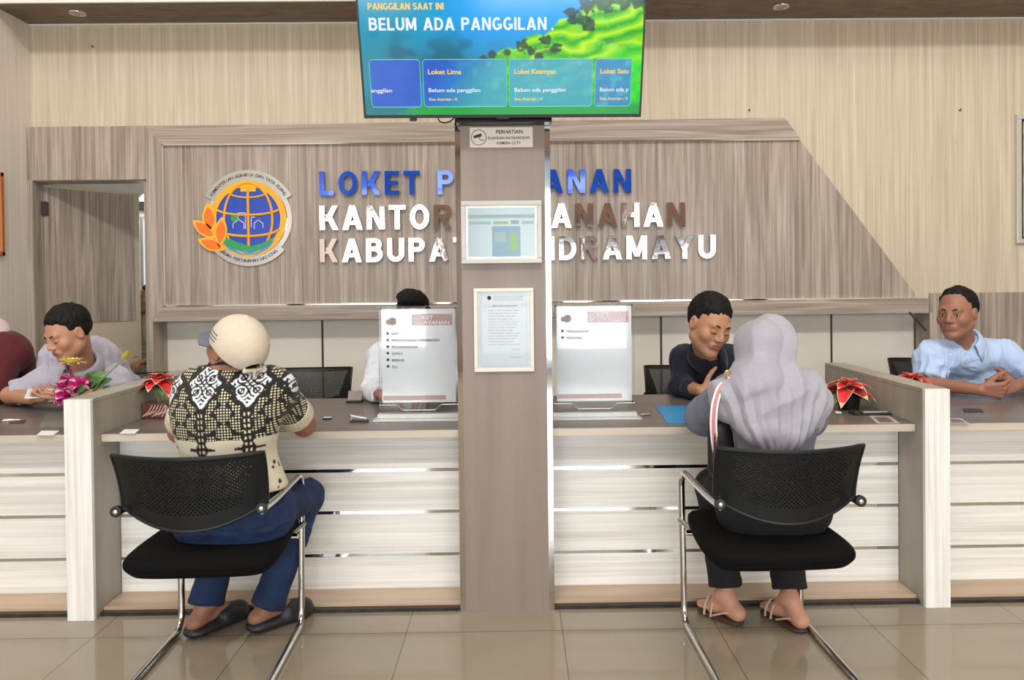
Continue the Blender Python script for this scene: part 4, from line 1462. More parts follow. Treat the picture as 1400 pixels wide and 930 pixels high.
class Sdf:
    def __init__(s): s.ops = []

    def cap(s, a, b, ra, rb, k=0.02, sq=None, cuta=None, cutb=None, sub=False):
        """tapered capsule; sq=(axis, factor): thickness along that axis is multiplied by factor; cuta/cutb flat ends"""
        a, b = A3(a), A3(b)
        ab = b - a; L2 = max(ab @ ab, 1e-9)
        ax = None
        if sq:
            ax = A3(Vector(sq[0]).normalized()); fac = sq[1]
        m = max(ra, rb) * (max(1.0, sq[1]) if sq else 1.0)
        lo, hi = np.minimum(a, b) - m, np.maximum(a, b) + m
        un = ab / math.sqrt(L2)

        def fn(P):
            Q = P - a
            if ax is not None:
                # measure from the axis of the limb, squashed along ax
                t = np.clip(Q @ ab / L2, 0, 1)
                D = Q - t[..., None] * ab
                D = D + (D @ ax)[..., None] * ax * (1 / fac - 1)
                d = np.sqrt((D * D).sum(-1)) - (ra + (rb - ra) * t)
                d *= min(1.0, fac) ** 0.5
            else:
                t = np.clip(Q @ ab / L2, 0, 1)
                D = Q - t[..., None] * ab
                d = np.sqrt((D * D).sum(-1)) - (ra + (rb - ra) * t)
            if cutb: d = np.maximum(d, (P - b) @ un)
            if cuta: d = np.maximum(d, -(Q @ un))
            return d
        s.ops.append((fn, lo, hi, k, sub))
        return s

    def ell(s, c, r, fr=None, k=0.02, sub=False):
        """ellipsoid in world axes or in a local Frame"""
        r = np.array(r, float)
        if fr is None:
            c = A3(c); m = r.max()
            lo, hi = c - r, c + r

            def fn(P):
                Q = (P - c) / r
                n = np.sqrt((Q * Q).sum(-1)) + 1e-9
                return n * (n - 1) / (np.sqrt(((Q / r) ** 2).sum(-1)) + 1e-9)
        else:
            cw = fr.w(c); m = r.max() * fr.s
            lo, hi = cw - m, cw + m
            cl = np.array(c, float)

            def fn(P):
                Q = (fr.loc(P) - cl) / r
                n = np.sqrt((Q * Q).sum(-1)) + 1e-9
                return n * (n - 1) / (np.sqrt(((Q / r) ** 2).sum(-1)) + 1e-9) * fr.s
        s.ops.append((fn, lo, hi, k, sub))
        return s

    def custom(s, fn, lo, hi, k=0.01, sub=False):
        s.ops.append((fn, np.array(lo, float), np.array(hi, float), k, sub)); return s

    def mesh(s, h=0.005):
        adds = [o for o in s.ops if not o[4]]
        lo = np.min([o[1] for o in adds], 0) - 0.03
        hi = np.max([o[2] for o in adds], 0) + 0.03
        n = np.ceil((hi - lo) / h).astype(int) + 1
        F = np.full(n, 1.0, dtype=np.float32)
        for fn, l, hh, k, sub in s.ops:
            pad = k + 3 * h
            i0 = np.clip(np.floor((l - pad - lo) / h).astype(int), 0, n)
            i1 = np.clip(np.ceil((hh + pad - lo) / h).astype(int) + 1, 0, n)
            if np.any(i1 <= i0): continue
            g = [lo[a] + h * np.arange(i0[a], i1[a]) for a in range(3)]
            P = np.stack(np.meshgrid(*g, indexing='ij'), -1)
            d = fn(P).astype(np.float32)
            sl = tuple(slice(i0[a], i1[a]) for a in range(3))
            f = F[sl]
            if sub:
                d = -d
                hk = np.maximum(k - np.abs(f - d), 0) / k
                F[sl] = np.maximum(f, d) + hk * hk * k * 0.25
            else:
                hk = np.maximum(k - np.abs(f - d), 0) / k
                F[sl] = np.minimum(f, d) - hk * hk * k * 0.25
        return surface_nets(F, lo, h)


def surface_nets(F, lo, h):
    ins = F < 0
    nx_, ny_, nz_ = F.shape
    c = np.zeros((nx_ - 1, ny_ - 1, nz_ - 1), dtype=np.int8)
    offs = [(0, 0, 0), (1, 0, 0), (0, 1, 0), (1, 1, 0), (0, 0, 1), (1, 0, 1), (0, 1, 1), (1, 1, 1)]
    for o in offs:
        c += ins[o[0]:nx_ - 1 + o[0], o[1]:ny_ - 1 + o[1], o[2]:nz_ - 1 + o[2]]
    act = (c > 0) & (c < 8)
    idx = np.argwhere(act)
    vid = np.full(act.shape, -1, dtype=np.int64)
    vid[act] = np.arange(len(idx))
    val = [F[idx[:, 0] + o[0], idx[:, 1] + o[1], idx[:, 2] + o[2]] for o in offs]
    acc = np.zeros((len(idx), 3)); cnt = np.zeros(len(idx))
    for a in range(8):
        for b in range(a + 1, 8):
            oa, ob = np.array(offs[a]), np.array(offs[b])
            if np.abs(oa - ob).sum() != 1: continue
            va, vb = val[a], val[b]
            cr = (va < 0) != (vb < 0)
            t = np.where(cr, va / np.where(cr, va - vb, 1), 0)
            p = oa + t[:, None] * (ob - oa)
            acc += np.where(cr[:, None], p, 0); cnt += cr
    V = lo + h * (idx + acc / cnt[:, None])
    faces = []
    for ax in range(3):
        u, v = (ax + 1) % 3, (ax + 2) % 3
        s0 = [slice(1, -1)] * 3; s1 = [slice(1, -1)] * 3
        s0[ax] = slice(0, -1); s1[ax] = slice(1, None)
        A, B = ins[tuple(s0)], ins[tuple(s1)]
        for flip, msk in ((False, A & ~B), (True, ~A & B)):
            e = np.argwhere(msk)
            if not len(e): continue
            for t in (u, v): e[:, t] += 1
            du = np.zeros(3, int); du[u] = 1
            dv = np.zeros(3, int); dv[v] = 1
            q = [e - du - dv, e - dv, e, e - du]
            ids = [vid[x[:, 0], x[:, 1], x[:, 2]] for x in q]
            if flip: ids = ids[::-1]
            faces.append(np.stack(ids, -1))
    Fq = np.concatenate(faces)
    Fq = Fq[(Fq >= 0).all(1)]
    return V, Fq


def vnormals(V, Fq):
    a = V[Fq[:, 2]] - V[Fq[:, 0]]; b = V[Fq[:, 3]] - V[Fq[:, 1]]
    n = np.cross(a, b)
    N = np.zeros_like(V)
    for k in range(4): np.add.at(N, Fq[:, k], n)
    return N / (np.linalg.norm(N, axis=1, keepdims=True) + 1e-12)


def relax(V, Fq, it=2, lam=0.5):
    for _ in range(it):
        S = np.zeros_like(V); c = np.zeros(len(V))
        for k in range(4):
            np.add.at(S, Fq[:, k], V[Fq[:, (k + 1) % 4]]); np.add.at(c, Fq[:, k], 1)
            np.add.at(S, Fq[:, k], V[Fq[:, (k + 3) % 4]]); np.add.at(c, Fq[:, k], 1)
        V = V + lam * (S / c[:, None] - V)
    return V


def folds(P, amp=0.006, fr=(9, 9, 5), seed=0, sharp=1.0):
    """soft cloth creases: ridged noise with long crests"""
    W = P + 0.05 * np.stack([vn3(P * 6, seed + 1), vn3(P * 6, seed + 2), vn3(P * 6, seed + 3)], -1)
    a = 1 - np.abs(vn3(W * np.array(fr), seed + 4)) * 2.2
    b = 1 - np.abs(vn3(W * np.array(fr) * 2.1, seed + 5)) * 2.2
    return amp * (a + 0.5 * b) * 0.75


def cloth(name, S, h, m_, parent, amp=0.005, fr=(9, 9, 5), seed=0, color=None, rl=1):
    V, Fq = S.mesh(h)
    V = relax(V, Fq, rl)
    if amp:
        V = V + vnormals(V, Fq) * folds(V, amp, fr, seed)[:, None]
    return link_np(name, V, Fq, m_, parent, smooth=True, colors=color(V) if color else None)


def head_ops(S, H, nk, squint=False, ears=True, full=1.0):
    """skull, face and ears in the head frame H; nk: neck base in the world"""
    S.cap(H.w((0, -0.028, -0.05)), nk, 0.047 * H.s, 0.053 * H.s, k=0.03)
    S.ell((0, -0.015, 0.03), (0.074, 0.095, 0.083), H, k=0.03)
    S.ell((0, 0.022, -0.03), (0.062 * full, 0.066, 0.085), H, k=0.03)
    for s in (-1, 1):
        S.cap(H.w((s * 0.050 * full, 0.0, -0.058)), H.w((s * 0.012, 0.062, -0.097)), 0.020 * H.s, 0.019 * H.s, k=0.03)
        S.ell((s * 0.040 * full, 0.056, -0.026), (0.024, 0.022, 0.024), H, k=0.02)
    S.ell((0, 0.072, -0.097), (0.023, 0.018, 0.018), H, k=0.02)
    S.cap(H.w((-0.036, 0.072, 0.023)), H.w((0.036, 0.072, 0.023)), 0.013 * H.s, 0.013 * H.s, k=0.015)
    for s in (-1, 1):
        S.ell((s * 0.031, 0.101, 0.001), (0.017, 0.018, 0.013), H, k=0.012, sub=True)
        S.ell((s * 0.031, 0.0735, 0.0), (0.0145, 0.0125, 0.0115), H, k=0.004)
    S.cap(H.w((0, 0.084, 0.012)), H.w((0, 0.1005, -0.025)), 0.0085 * H.s, 0.0118 * H.s, k=0.014)
    for s in (-1, 1):
        S.ell((s * 0.0125, 0.093, -0.030), (0.0095, 0.010, 0.008), H, k=0.007)
    S.ell((0, 0.082, -0.058), (0.030, 0.014, 0.020), H, k=0.012)
    S.ell((0, 0.0935, -0.0525), (0.021, 0.0055, 0.0048), H, k=0.004)
    S.ell((0, 0.0925, -0.0635), (0.019, 0.0058, 0.0055), H, k=0.004)
    S.ell((0, 0.103, -0.0580), (0.023, 0.011, 0.0018), H, k=0.003, sub=True)
    if ears:
        for s in (-1, 1):
            S.ell((s * 0.077, -0.008, -0.004), (0.0085, 0.019, 0.031), H, k=0.008)
            S.ell((s * 0.0865, -0.003, -0.001), (0.0075, 0.010, 0.018), H, k=0.005, sub=True)


def hand_ops(S, w, f, n, side, s=1.0, curl=(0.5, 0.6, 0.4), spread=0.12, thumb=(0.9, 0.35), fl=1.0):
    """hand from wrist w, fingers along f, palm facing n, thumb on side*(f x n)"""
    f = Vector(f).normalized(); n = Vector(n); n = (n - f * n.dot(f)).normalized(); l = f.cross(n) * side
    w = Vector(w)
    kn = []
    for off, ln in zip((0.030, 0.010, -0.010, -0.028), (0.086, 0.090, 0.085, 0.077)):
        k_ = w + (f * ln + l * off) * s
        S.cap(w + (l * off * 0.55 + f * 0.010) * s, k_, 0.0135 * s, 0.0108 * s, k=0.010)
        kn.append(k_)
    for i, (k_, m) in enumerate(zip(kn, (0.95, 1.04, 0.98, 0.78))):
        d_ = (f + l * spread * (1.5 - i) * 0.9).normalized()
        p = k_
        r = 0.0094 * s
        for j, (sl, c_) in enumerate(zip((0.044, 0.027, 0.021), curl)):
            d_ = (Matrix.Rotation(c_ * (1 + 0.12 * i), 3, d_.cross(n).normalized()) @ d_)
            q_ = p + d_ * sl * m * s * fl
            S.cap(p, q_, r, r * 0.92, k=0.0035 if j == 0 else 0.003)
            p = q_; r *= 0.91
    p = w + (f * 0.022 + l * 0.022) * s
    d_ = (f * 0.62 + l * thumb[0] + n * thumb[1]).normalized()
    for sl, r0, r1 in ((0.043, 0.0145, 0.0115), (0.031, 0.0112, 0.0098), (0.026, 0.0098, 0.0080)):
        q_ = p + d_ * sl * s
        S.cap(p, q_, r0 * s, r1 * s, k=0.006)
        p = q_
        d_ = (d_ + f * 0.28).normalized()


def foot_ops(S, ank, toe, r=1.0):
    a, t = Vector(ank), Vector(toe)
    fl = Vector((t.x - a.x, t.y - a.y, 0)).normalized()
    heel = a - fl * 0.045; heel.z = t.z + 0.010
    S.cap(a, heel, 0.036 * r, 0.031 * r, k=0.03)
    S.cap(heel, t, 0.030 * r, 0.020 * r, k=0.03, sq=((0, 0, 1), 0.8))
    sd = fl.cross(Vector((0, 0, 1)))
    S.cap(a + fl * 0.03, t - fl * 0.05, 0.032 * r, 0.026 * r, k=0.03)
    for i in range(5):
        b = t + sd * (i - 2) * 0.014 - fl * 0.012 * abs(i - 1)
        S.cap(b - fl * 0.02, b + fl * 0.012, 0.010 * r, 0.0085 * r, k=0.004)


def short_hair(S, H, front=0.062, top=0.0, low=-0.035, quiff=0.0, back=-0.03):
    def fn(P):
        Q = H.loc(P)
        c = np.array([0, -0.022, 0.034 + top * 0.5]); r = np.array([0.0815, 0.1015, 0.093 + top * 0.5])
        q = (Q - c) / r
        n = np.sqrt((q * q).sum(-1)) + 1e-9
        d = n * (n - 1) / (np.sqrt(((q / r) ** 2).sum(-1)) + 1e-9)
        x, y, z = Q[..., 0], Q[..., 1], Q[..., 2]
        hl = front + 0.012 - 0.016 * (np.abs(x) / 0.05) ** 2
        m_ = np.minimum(np.maximum(0.030 - y, z - hl), np.maximum(-0.012 - y, z - 0.012) + 0.006)
        d = d + 0.0085 * np.clip(1 - m_ / 0.028, 0, 1)                # thins out towards the hairline
        d = np.maximum(d, -np.maximum(0.030 - y, z - hl))            # open face
        d = np.maximum(d, -np.maximum(-0.012 - y, z - 0.012))         # temples down to the ear
        d = np.maximum(d, low - z - 0.35 * np.clip(y + 0.09, 0, 1))   # nape
        return d * H.s
    c = H.w((0, 0, 0.03)); m = 0.15 * H.s
    S.custom(fn, c - m, c + m, k=0.012)
    if quiff:
        S.ell((0, 0.022, 0.105 + quiff * 0.2), (0.056, 0.050, 0.020 + quiff), H, k=0.02)
        S.ell((0.02, 0.0, 0.115), (0.055, 0.07, 0.020 + quiff * 0.8), H, k=0.02)


def eyes(H, parent, closed, col='eye_dark'):
    for s in (-1, 1):
        mb = MB()
        pts = [(0.015, 0.0905, 0.0215), (0.024, 0.0885, 0.0255), (0.034, 0.0840, 0.0268), (0.043, 0.0775, 0.0250), (0.049, 0.0715, 0.0205)]
        mb.tube([Vector(H.w((s * x, y - 0.0015, z))) for x, y, z in pts], [0.0022 * H.s, 0.0032 * H.s, 0.0032 * H.s, 0.0026 * H.s, 0.001 * H.s], 6)
        mb.build('eyebrow', 'hair', parent, smooth=True)
    mb = MB()
    for s in (-1, 1):
        if closed:
            pts = [H.w((s * (0.031 + 0.0125 * math.cos(a)), 0.0868 - 0.0042 * abs(math.cos(a)) ** 2, -0.004 - 0.0032 * math.sin(a))) for a in np.linspace(0.1, PI - 0.1, 9)]
            mb.tube([Vector(p) for p in pts], 0.0013 * H.s, 5, 0)
            mb.build('eyelash', 'hair', parent)
            mb = MB()
    if closed:
        return
    for s in (-1, 1):
        mb = MB()
        X = Matrix.Translation(Vector(H.w((s * 0.031, 0.0808, -0.0005)))) @ Matrix([list(H.M[0]), list(H.M[1]), list(H.M[2])]).transposed().to_4x4()
        mb.X = X
        mb.ball((0, 0, 0), 0.0105 * H.s, 14, 0, (1, 0.62, 0.50))
        mb.ball((-0.002, 0.0048 * H.s, 0), 0.0052 * H.s, 10, 1, (1, 0.5, 0.95))
        mb.build('eye', ['eye_white', 'eye_dark'], parent, smooth=True)
    mb = MB()
    for s in (-1, 1):
        pts = [H.w((s * (0.031 + 0.0135 * math.cos(a)), 0.0865 - 0.005 * abs(math.cos(a)) ** 2, 0.0005 + 0.0052 * math.sin(a))) for a in np.linspace(0.0, PI, 9)]
        mb.tube([Vector(p) for p in pts], 0.0014 * H.s, 5, 0)
        mb.build('eyelash', 'hair', parent)
        mb = MB()


def lips_index(V, Fq, H):
    Q = H.loc(V[Fq].mean(1))
    return ((np.abs(Q[:, 0]) < 0.0215) & (Q[:, 2] > -0.0695) & (Q[:, 2] < -0.0480) & (Q[:, 1] > 0.0905 - 0.25 * np.abs(Q[:, 0]))).astype(int)


def body_mesh(S, H, skin, parent, h=0.0045):
    V, Fq = S.mesh(h)
    V = relax(V, Fq, 1, 0.35)
    return link_np('body', V, Fq, [skin, 'lips'], parent, lips_index(V, Fq, H), smooth=True)


def hair_mesh(S, parent, h=0.0035, amp=0.0035, m_='hair', fr=(90, 90, 30)):
    V, Fq = S.mesh(h)
    V = relax(V, Fq, 1)
    V = V + vnormals(V, Fq) * (amp * vn3(V * np.array(fr), 3) + amp * vn3(V * 45, 5))[:, None]
    return link_np('hair', V, Fq, m_, parent, smooth=True)


def torso_ops(S, j, g=0.0, s=1.0):
    """pelvis to shoulders; g grows everything (clothes)"""
    up = (Vector(j['neck']) - Vector(j['pelvis'])).normalized()
    ac = (Vector(j['shR']) - Vector(j['shL'])).normalized()
    dp = up.cross(ac)
    ch = Vector(j['chest'])
    S.cap(j['pelvis'], ch, (0.150 + g) * s * j.get('bel', 1), (0.150 + g) * s, k=0.05, sq=(dp, 0.74))
    S.cap(Vector(j['pelvis']) - ac * 0.05 * s, Vector(j['pelvis']) + ac * 0.05 * s, (0.125 + g) * s, (0.125 + g) * s, k=0.05, sq=(dp, 0.85))
    shm = (Vector(j['shL']) + Vector(j['shR'])) / 2
    S.cap(ch - ac * 0.05 * s, ch + ac * 0.05 * s, (0.120 + g) * s, (0.120 + g) * s, k=0.06, sq=(dp, 0.86))
    S.cap(j['shL'], shm + up * 0.022, (0.060 + g) * s, (0.056 + g) * s, k=0.04)
    S.cap(j['shR'], shm + up * 0.022, (0.060 + g) * s, (0.056 + g) * s, k=0.04)
    S.cap(shm, Vector(j['neck']) - up * 0.01, (0.062 + g) * s, (0.050 + g * 0.6) * s, k=0.05)


def leg_ops(S, j, g=0.0, s=1.0, bottom=None):
    for q in 'LR':
        hip, kn, an = Vector(j['hip' + q]), Vector(j['kn' + q]), Vector(j['an' + q])
        S.cap(hip, kn, (0.078 + g) * s, (0.054 + g) * s, k=0.04)
        if bottom is None:
            S.cap(kn, an, (0.050 + g) * s, (0.034 + g) * s, k=0.03)
        else:
            e = kn + (an - kn) * bottom[0]
            S.cap(kn, e, (0.052 + g) * s, bottom[1], k=0.03, cutb=True)


def arm_ops(S, j, q, s=1.0):
    S.cap(j['sh' + q], j['el' + q], 0.048 * s, 0.038 * s, k=0.03)
    S.cap(j['el' + q], j['wr' + q], 0.038 * s, 0.025 * s, k=0.02, sq=None)


def sleeve_ops(S, j, q, frac, r0, r1, k=0.04, long=False):
    sh, el, wr = Vector(j['sh' + q]), Vector(j['el' + q]), Vector(j['wr' + q])
    if long:
        S.cap(sh, el, r0, r1, k=k)
        e = el + (wr - el) * long
        S.cap(el, e, r1, r1 * 0.72, k=0.02, cutb=True)
    else:
        S.cap(sh, sh + (el - sh) * frac, r0, r1, k=k, cutb=True)


def collar_band(nb, up, fwd, m_, parent, r=0.070, h=0.030, fall=0.030, gap=0.42, tip=0.034, off=0.030, th=0.004, name='collar'):
    """folded shirt collar: stand, fold and falling leaf with two points at the open front"""
    up = Vector(up).normalized(); fwd = Vector(fwd); fwd = (fwd - up * fwd.dot(up)).normalized(); sd = fwd.cross(up)
    nb = Vector(nb) + up * off
    n = 40
    prof = [(-0.004, 0.0, 0), (0.000, 0.55, 0), (0.002, 1.0, 0), (0.009, 1.03, 0), (0.016, 0.7, 0.0), (0.024, -0.1, 0.5), (0.031, -0.9, 1.0)]
    vs, fs = [], []
    for i in range(n + 1):
        t = i / n
        a_ = gap + (2 * PI - 2 * gap) * t
        o_ = fwd * math.cos(a_) + sd * math.sin(a_)
        fr_ = max(0.0, math.cos(a_)) ** 1.5
        dip = 0.022 * (0.5 + 0.5 * math.cos(a_))
        edge = max(0.0, 1 - min(t, 1 - t) / 0.16)
        for pr_, hz, wt in prof:
            hh = hz * (h if hz > 0 else fall)
            q_ = nb + o_ * (r + pr_) + up * (hh - dip)
            q_ += (fwd * 0.35 - up * 0.9) * tip * edge * wt + fwd * 0.012 * fr_
            vs.append(q_)
    m_n = len(prof)
    for i in range(n):
        for k_ in range(m_n - 1):
            fs.append((i * m_n + k_, i * m_n + k_ + 1, (i + 1) * m_n + k_ + 1, (i + 1) * m_n + k_))
    mb = MB(); mb.add(vs, fs)
    o = mb.build(name, m_, parent, smooth='all')
    sl = o.modifiers.new('solid', 'SOLIDIFY'); sl.thickness = th; sl.offset = 0
    return o


def front_detail(V, x0, pts, m_, parent, name, r=0.0022, lift=0.0015, back=False):
    """a seam laid over the front of a garment through the given (x, z) points"""
    out = []
    for x, z in pts:
        dd = np.hypot(V[:, 0] - x, V[:, 2] - z)
        sel = V[dd < 0.012]
        if not len(sel): continue
        y = sel[:, 1].min()
        out.append(V3((x, y - lift, z)))
    if len(out) < 2: return None
    mb = MB(); mb.tube(out, r, 6, squash=0.6)
    return mb.build(name, m_, parent, smooth=True)


def staff(label, j, H, skin, shirt, trousers, hands, bodyk=1.0, hairkw=None, closed=True, sleeve=0.62, g=0.014, long=None, face=1.0, s=1.05,
          seed=1, shirt_amp=0.013, coll=None, coll_kw={}):
    root = empty('person', (j['pelvis'][0], j['pelvis'][1], 0), 0, label, 'person')
    S = Sdf()
    torso_ops(S, j, -0.012, s); leg_ops(S, j, -0.006, s)
    for q in 'LR':
        arm_ops(S, j, q, s)
        fl = Vector(j['an' + q]); foot_ops(S, fl, (fl.x, fl.y - 0.15, 0.022))
    head_ops(S, H, j['neck'], full=face)
    for (q, f, n, kw) in hands:
        hand_ops(S, j['wr' + q], f, n, 1 if q == 'R' else -1, s, **kw)
    body = body_mesh(S, H, skin, root)
    S = Sdf(); short_hair(S, H, **(hairkw or {})); hair_mesh(S, root)
    eyes(H, root, closed)
    S = Sdf(); torso_ops(S, j, g, s)
    for q in 'LR':
        sleeve_ops(S, j, q, sleeve, 0.062 * s, 0.059 * s, long=long if long else False) if not long else sleeve_ops(S, j, q, 0, 0.066 * s, 0.052 * s, long=long)
    # neck opening
    nb = Vector(j['neck']); fd = Vector(A3(H.M[1])); hu = (Vector(H.w((0, -0.03, -0.05))) - nb).normalized()
    fr = coll_kw.get('front', fd)
    S.cap(nb + hu * 0.055, nb + hu * 0.14, 0.050 * s, 0.07 * s, k=0.01, sub=True)
    S.cap(nb + hu * 0.04, nb + Vector(fr).normalized() * 0.10 - hu * 0.02, 0.032 * s, 0.006, k=0.012, sub=True)
    so = cloth('shirt', S, 0.0050, shirt, root, shirt_amp, (13, 13, 8), seed)
    if coll:
        collar_band(nb, hu, fr, coll, root, r=0.062 * s, off=coll_kw.get('off', 0.034))
    if coll_kw.get('placket'):
        Vw = np.array([tuple(v.co) for v in so.data.vertices]) + np.array(world_loc(root))
        pz = coll_kw['placket']
        front_detail(Vw, 0, pz, shirt, root, 'placket', 0.0065, 0.0)
        for (x_, z_) in pz[1::3]:
            dd = np.hypot(Vw[:, 0] - x_, Vw[:, 2] - z_); sel = Vw[dd < 0.012]
            if len(sel):
                mb = MB(); mb.cyl((x_, sel[:, 1].min() - 0.0065, z_), 0.0045, 0.003, 10, axis=(0, 1, 0)); mb.build('button', 'paper', root)
        if coll_kw.get('pocket'):
            front_detail(Vw, 0, coll_kw['pocket'], shirt, root, 'pocket', 0.003, 0.0)
    S = Sdf(); leg_ops(S, j, 0.014, s, bottom=(0.94, 0.062))
    S.cap(j['hipL'], j['hipR'], 0.11 * s, 0.11 * s, k=0.05)
    cloth('trousers', S, 0.009, trousers, root, 0.004, (10, 10, 10), seed + 3)
    mb = MB()
    for q in 'LR':
        a = Vector(j['an' + q])
        mb2 = MB(Matrix.Translation((a.x, a.y - 0.055, 0)))
        prof = [(0.0, 0.0), (1, 0.0), (1.0, 0.02), (0.96, 0.05), (0.7, 0.075), (0.0, 0.085)]
        vs, fs = [], []
        n = 18
        for r_, z in prof:
            for kk in range(n):
                aa = 2 * PI * kk / n
                vs.append((0.046 * r_ * math.cos(aa), 0.135 * r_ * math.sin(aa), z + (0.03 * r_ if math.sin(aa) > 0.3 and z > 0.04 else 0)))
        for i in range(len(prof) - 1):
            for kk in range(n):
                fs.append((i * n + kk, i * n + (kk + 1) % n, (i + 1) * n + (kk + 1) % n, (i + 1) * n + kk))
        mb2.add(vs, fs)
        mb2.build('shoe', 'black', root, smooth=True)
    return root, body


def seated(px, sy, spread=0.13, y0=4.22, fy=3.72):
    """default lower body for a person behind the counter facing the camera; L/R are the person's own sides"""
    return dict(pelvis=(px, y0, 0.56), hipR=(px - 0.09, y0 - 0.02, 0.53), hipL=(px + 0.09, y0 - 0.02, 0.53),
                knR=(px - spread, y0 - 0.42, 0.53), knL=(px + spread, y0 - 0.42, 0.53),
                anR=(px - spread, y0 - 0.36, 0.10), anL=(px + spread, y0 - 0.36, 0.10))


M['shirt_grey'] = mat('lavender_grey_shirt', (170, 168, 184), 0.85, var=0.04, scale=60, sheen=0.2)
M['shirt_blue'] = mat('light_blue_shirt', (176, 200, 236), 0.85, var=0.03, scale=60, sheen=0.2)
M['shirt_navy'] = mat('navy_shirt', (18, 22, 46), 0.85, var=0.1, scale=60, sheen=0.1)
M['shirt_white'] = mat('white_shirt', (222, 228, 238), 0.85, var=0.02, scale=60)
M['shirt_olive'] = mat('olive_grey_shirt', (150, 148, 126), 0.85, var=0.05, scale=60)
M['maroon'] = mat('maroon_cloth', (80, 12, 24), 0.85, var=0.08, scale=40, sheen=0.1)
M['dark_trouser'] = mat('dark_trousers', (34, 34, 40), 0.85, var=0.08)

# --- young man with the phone, far left
HY = 3.56
hc = U(93, 456, HY)
j = seated(-2.16, 1, y0=4.20)
j.update(neck=U(113, 503, 3.72), chest=U(112, 566, 3.92) , shR=U(62, 524, 3.80), shL=U(158, 521, 3.82))
j['chest'].z = 0.93
j.update(elR=U(14, 540, 3.74), elL=U(165, 548, 3.76), wrR=U(44, 546, 3.60), wrL=U(104, 541, 3.58))
for k_ in ('elR', 'elL'): j[k_].z = max(j[k_].z, 0.79)
for k_ in ('wrR', 'wrL'): j[k_].z = max(j[k_].z, 0.782)
H1 = Frame(hc, (-0.42, -0.80, -0.40), sc=1.05, roll=R(4))
staff('person in a grey shirt looking down at a phone, at the far left counter', j, H1, 'skin', 'shirt_grey', 'dark_trouser',
      [('R', (0.95, -0.15, 0.10), (0.0, -0.1, 1.0), dict(curl=(0.25, 0.35, 0.3), thumb=(0.5, 0.6))),
       ('L', (-0.97, -0.12, 0.05), (0.0, -0.3, 1.0), dict(curl=(0.2, 0.3, 0.3), thumb=(0.5, 0.5)))],
      hairkw=dict(front=0.060, top=0.010, low=-0.025), closed=True, sleeve=0.85, coll='shirt_grey', seed=2, coll_kw=dict(front=(-0.15, -0.9, -0.2), placket=[tuple(U(x_, y_, 3.64)[i_] for i_ in (0, 2)) for x_, y_ in ((116, 508), (115, 516), (114, 524), (113, 532))]))

# --- man in light blue, far right
hc = U(1308, 428, 3.78)
j = seated(2.50, 1, y0=4.30)
j.update(neck=U(1318, 472, 3.86), chest=U(1326, 530, 4.02), shR=U(1274, 489, 3.86), shL=U(1368, 487, 3.91))
j.update(elR=U(1268, 524, 3.80), elL=U(1420, 528, 3.84), wrR=U(1340, 534, 3.60), wrL=U(1389, 529, 3.64))
j['elR'].z = 0.79; j['elL'].z = 0.80; j['wrR'].z = 0.785; j['wrL'].z = 0.795
H2 = Frame(hc, (-0.78, -0.62, -0.08), sc=1.10)
staff('person in a light blue shirt with clasped hands at the far right counter', j, H2, 'skin_dark', 'shirt_blue', 'dark_trouser',
      [('R', (0.80, -0.45, 0.02), (0.45, 0.75, 0.25), dict(curl=(1.0, 1.2, 0.7), thumb=(0.6, 0.3), fl=0.95)),
       ('L', (-0.85, -0.42, 0.06), (-0.4, 0.85, -0.15), dict(curl=(1.0, 1.2, 0.7), thumb=(0.6, 0.2), fl=0.95))],
      hairkw=dict(front=0.078, top=0.0, low=-0.03), closed=False, sleeve=0.80, coll='shirt_blue', seed=7, face=1.08, s=1.12, coll_kw=dict(front=(-0.30, -0.9, -0.1), placket=[tuple(U(x_, y_, 3.72)[i_] for i_ in (0, 2)) for x_, y_ in ((1308, 478), (1307, 486), (1306, 494), (1305, 502), (1305, 510), (1305, 518), (1305, 525))], pocket=[tuple(U(x_, y_, 3.72)[i_] for i_ in (0, 2)) for x_, y_ in ((1329, 497), (1336, 495), (1343, 493), (1350, 491))]))

# --- man in navy, facing the woman
hc = U(970, 444, 3.58)
j = seated(1.02, 1, y0=4.20)
j.update(neck=U(966, 486, 3.72), chest=U(962, 545, 3.95), shR=U(936, 496, 3.84), shL=U(1004, 494, 3.84))
j.update(elR=U(932, 534, 3.78), elL=U(1040, 534, 3.76), wrR=U(958, 533, 3.58), wrL=U(1018, 534, 3.58))
j['elR'].z = 0.80; j['elL'].z = 0.80; j['wrR'].z = 0.80; j['wrL'].z = 0.80
H3 = Frame(hc, (0.30, -0.86, -0.34), sc=1.20, roll=R(-10))
staff('person in a navy shirt leaning over the counter towards the person in the hijab', j, H3, 'skin', 'shirt_navy', 'dark_trouser',
      [('R', (0.86, -0.35, 0.22), (0.2, 0.5, -0.6), dict(curl=(0.5, 0.7, 0.5), thumb=(0.9, -0.5))),
       ('L', (-0.75, -0.5, 0.0), (0, 0.2, -1), dict(curl=(0.4, 0.5, 0.4)))],
      hairkw=dict(front=0.052, top=0.008), closed=True, sleeve=0.6, long=0.62, g=0.018, seed=11, face=1.06, s=1.06, coll='shirt_navy', coll_kw=dict(front=(0.2, -0.9, -0.2)))

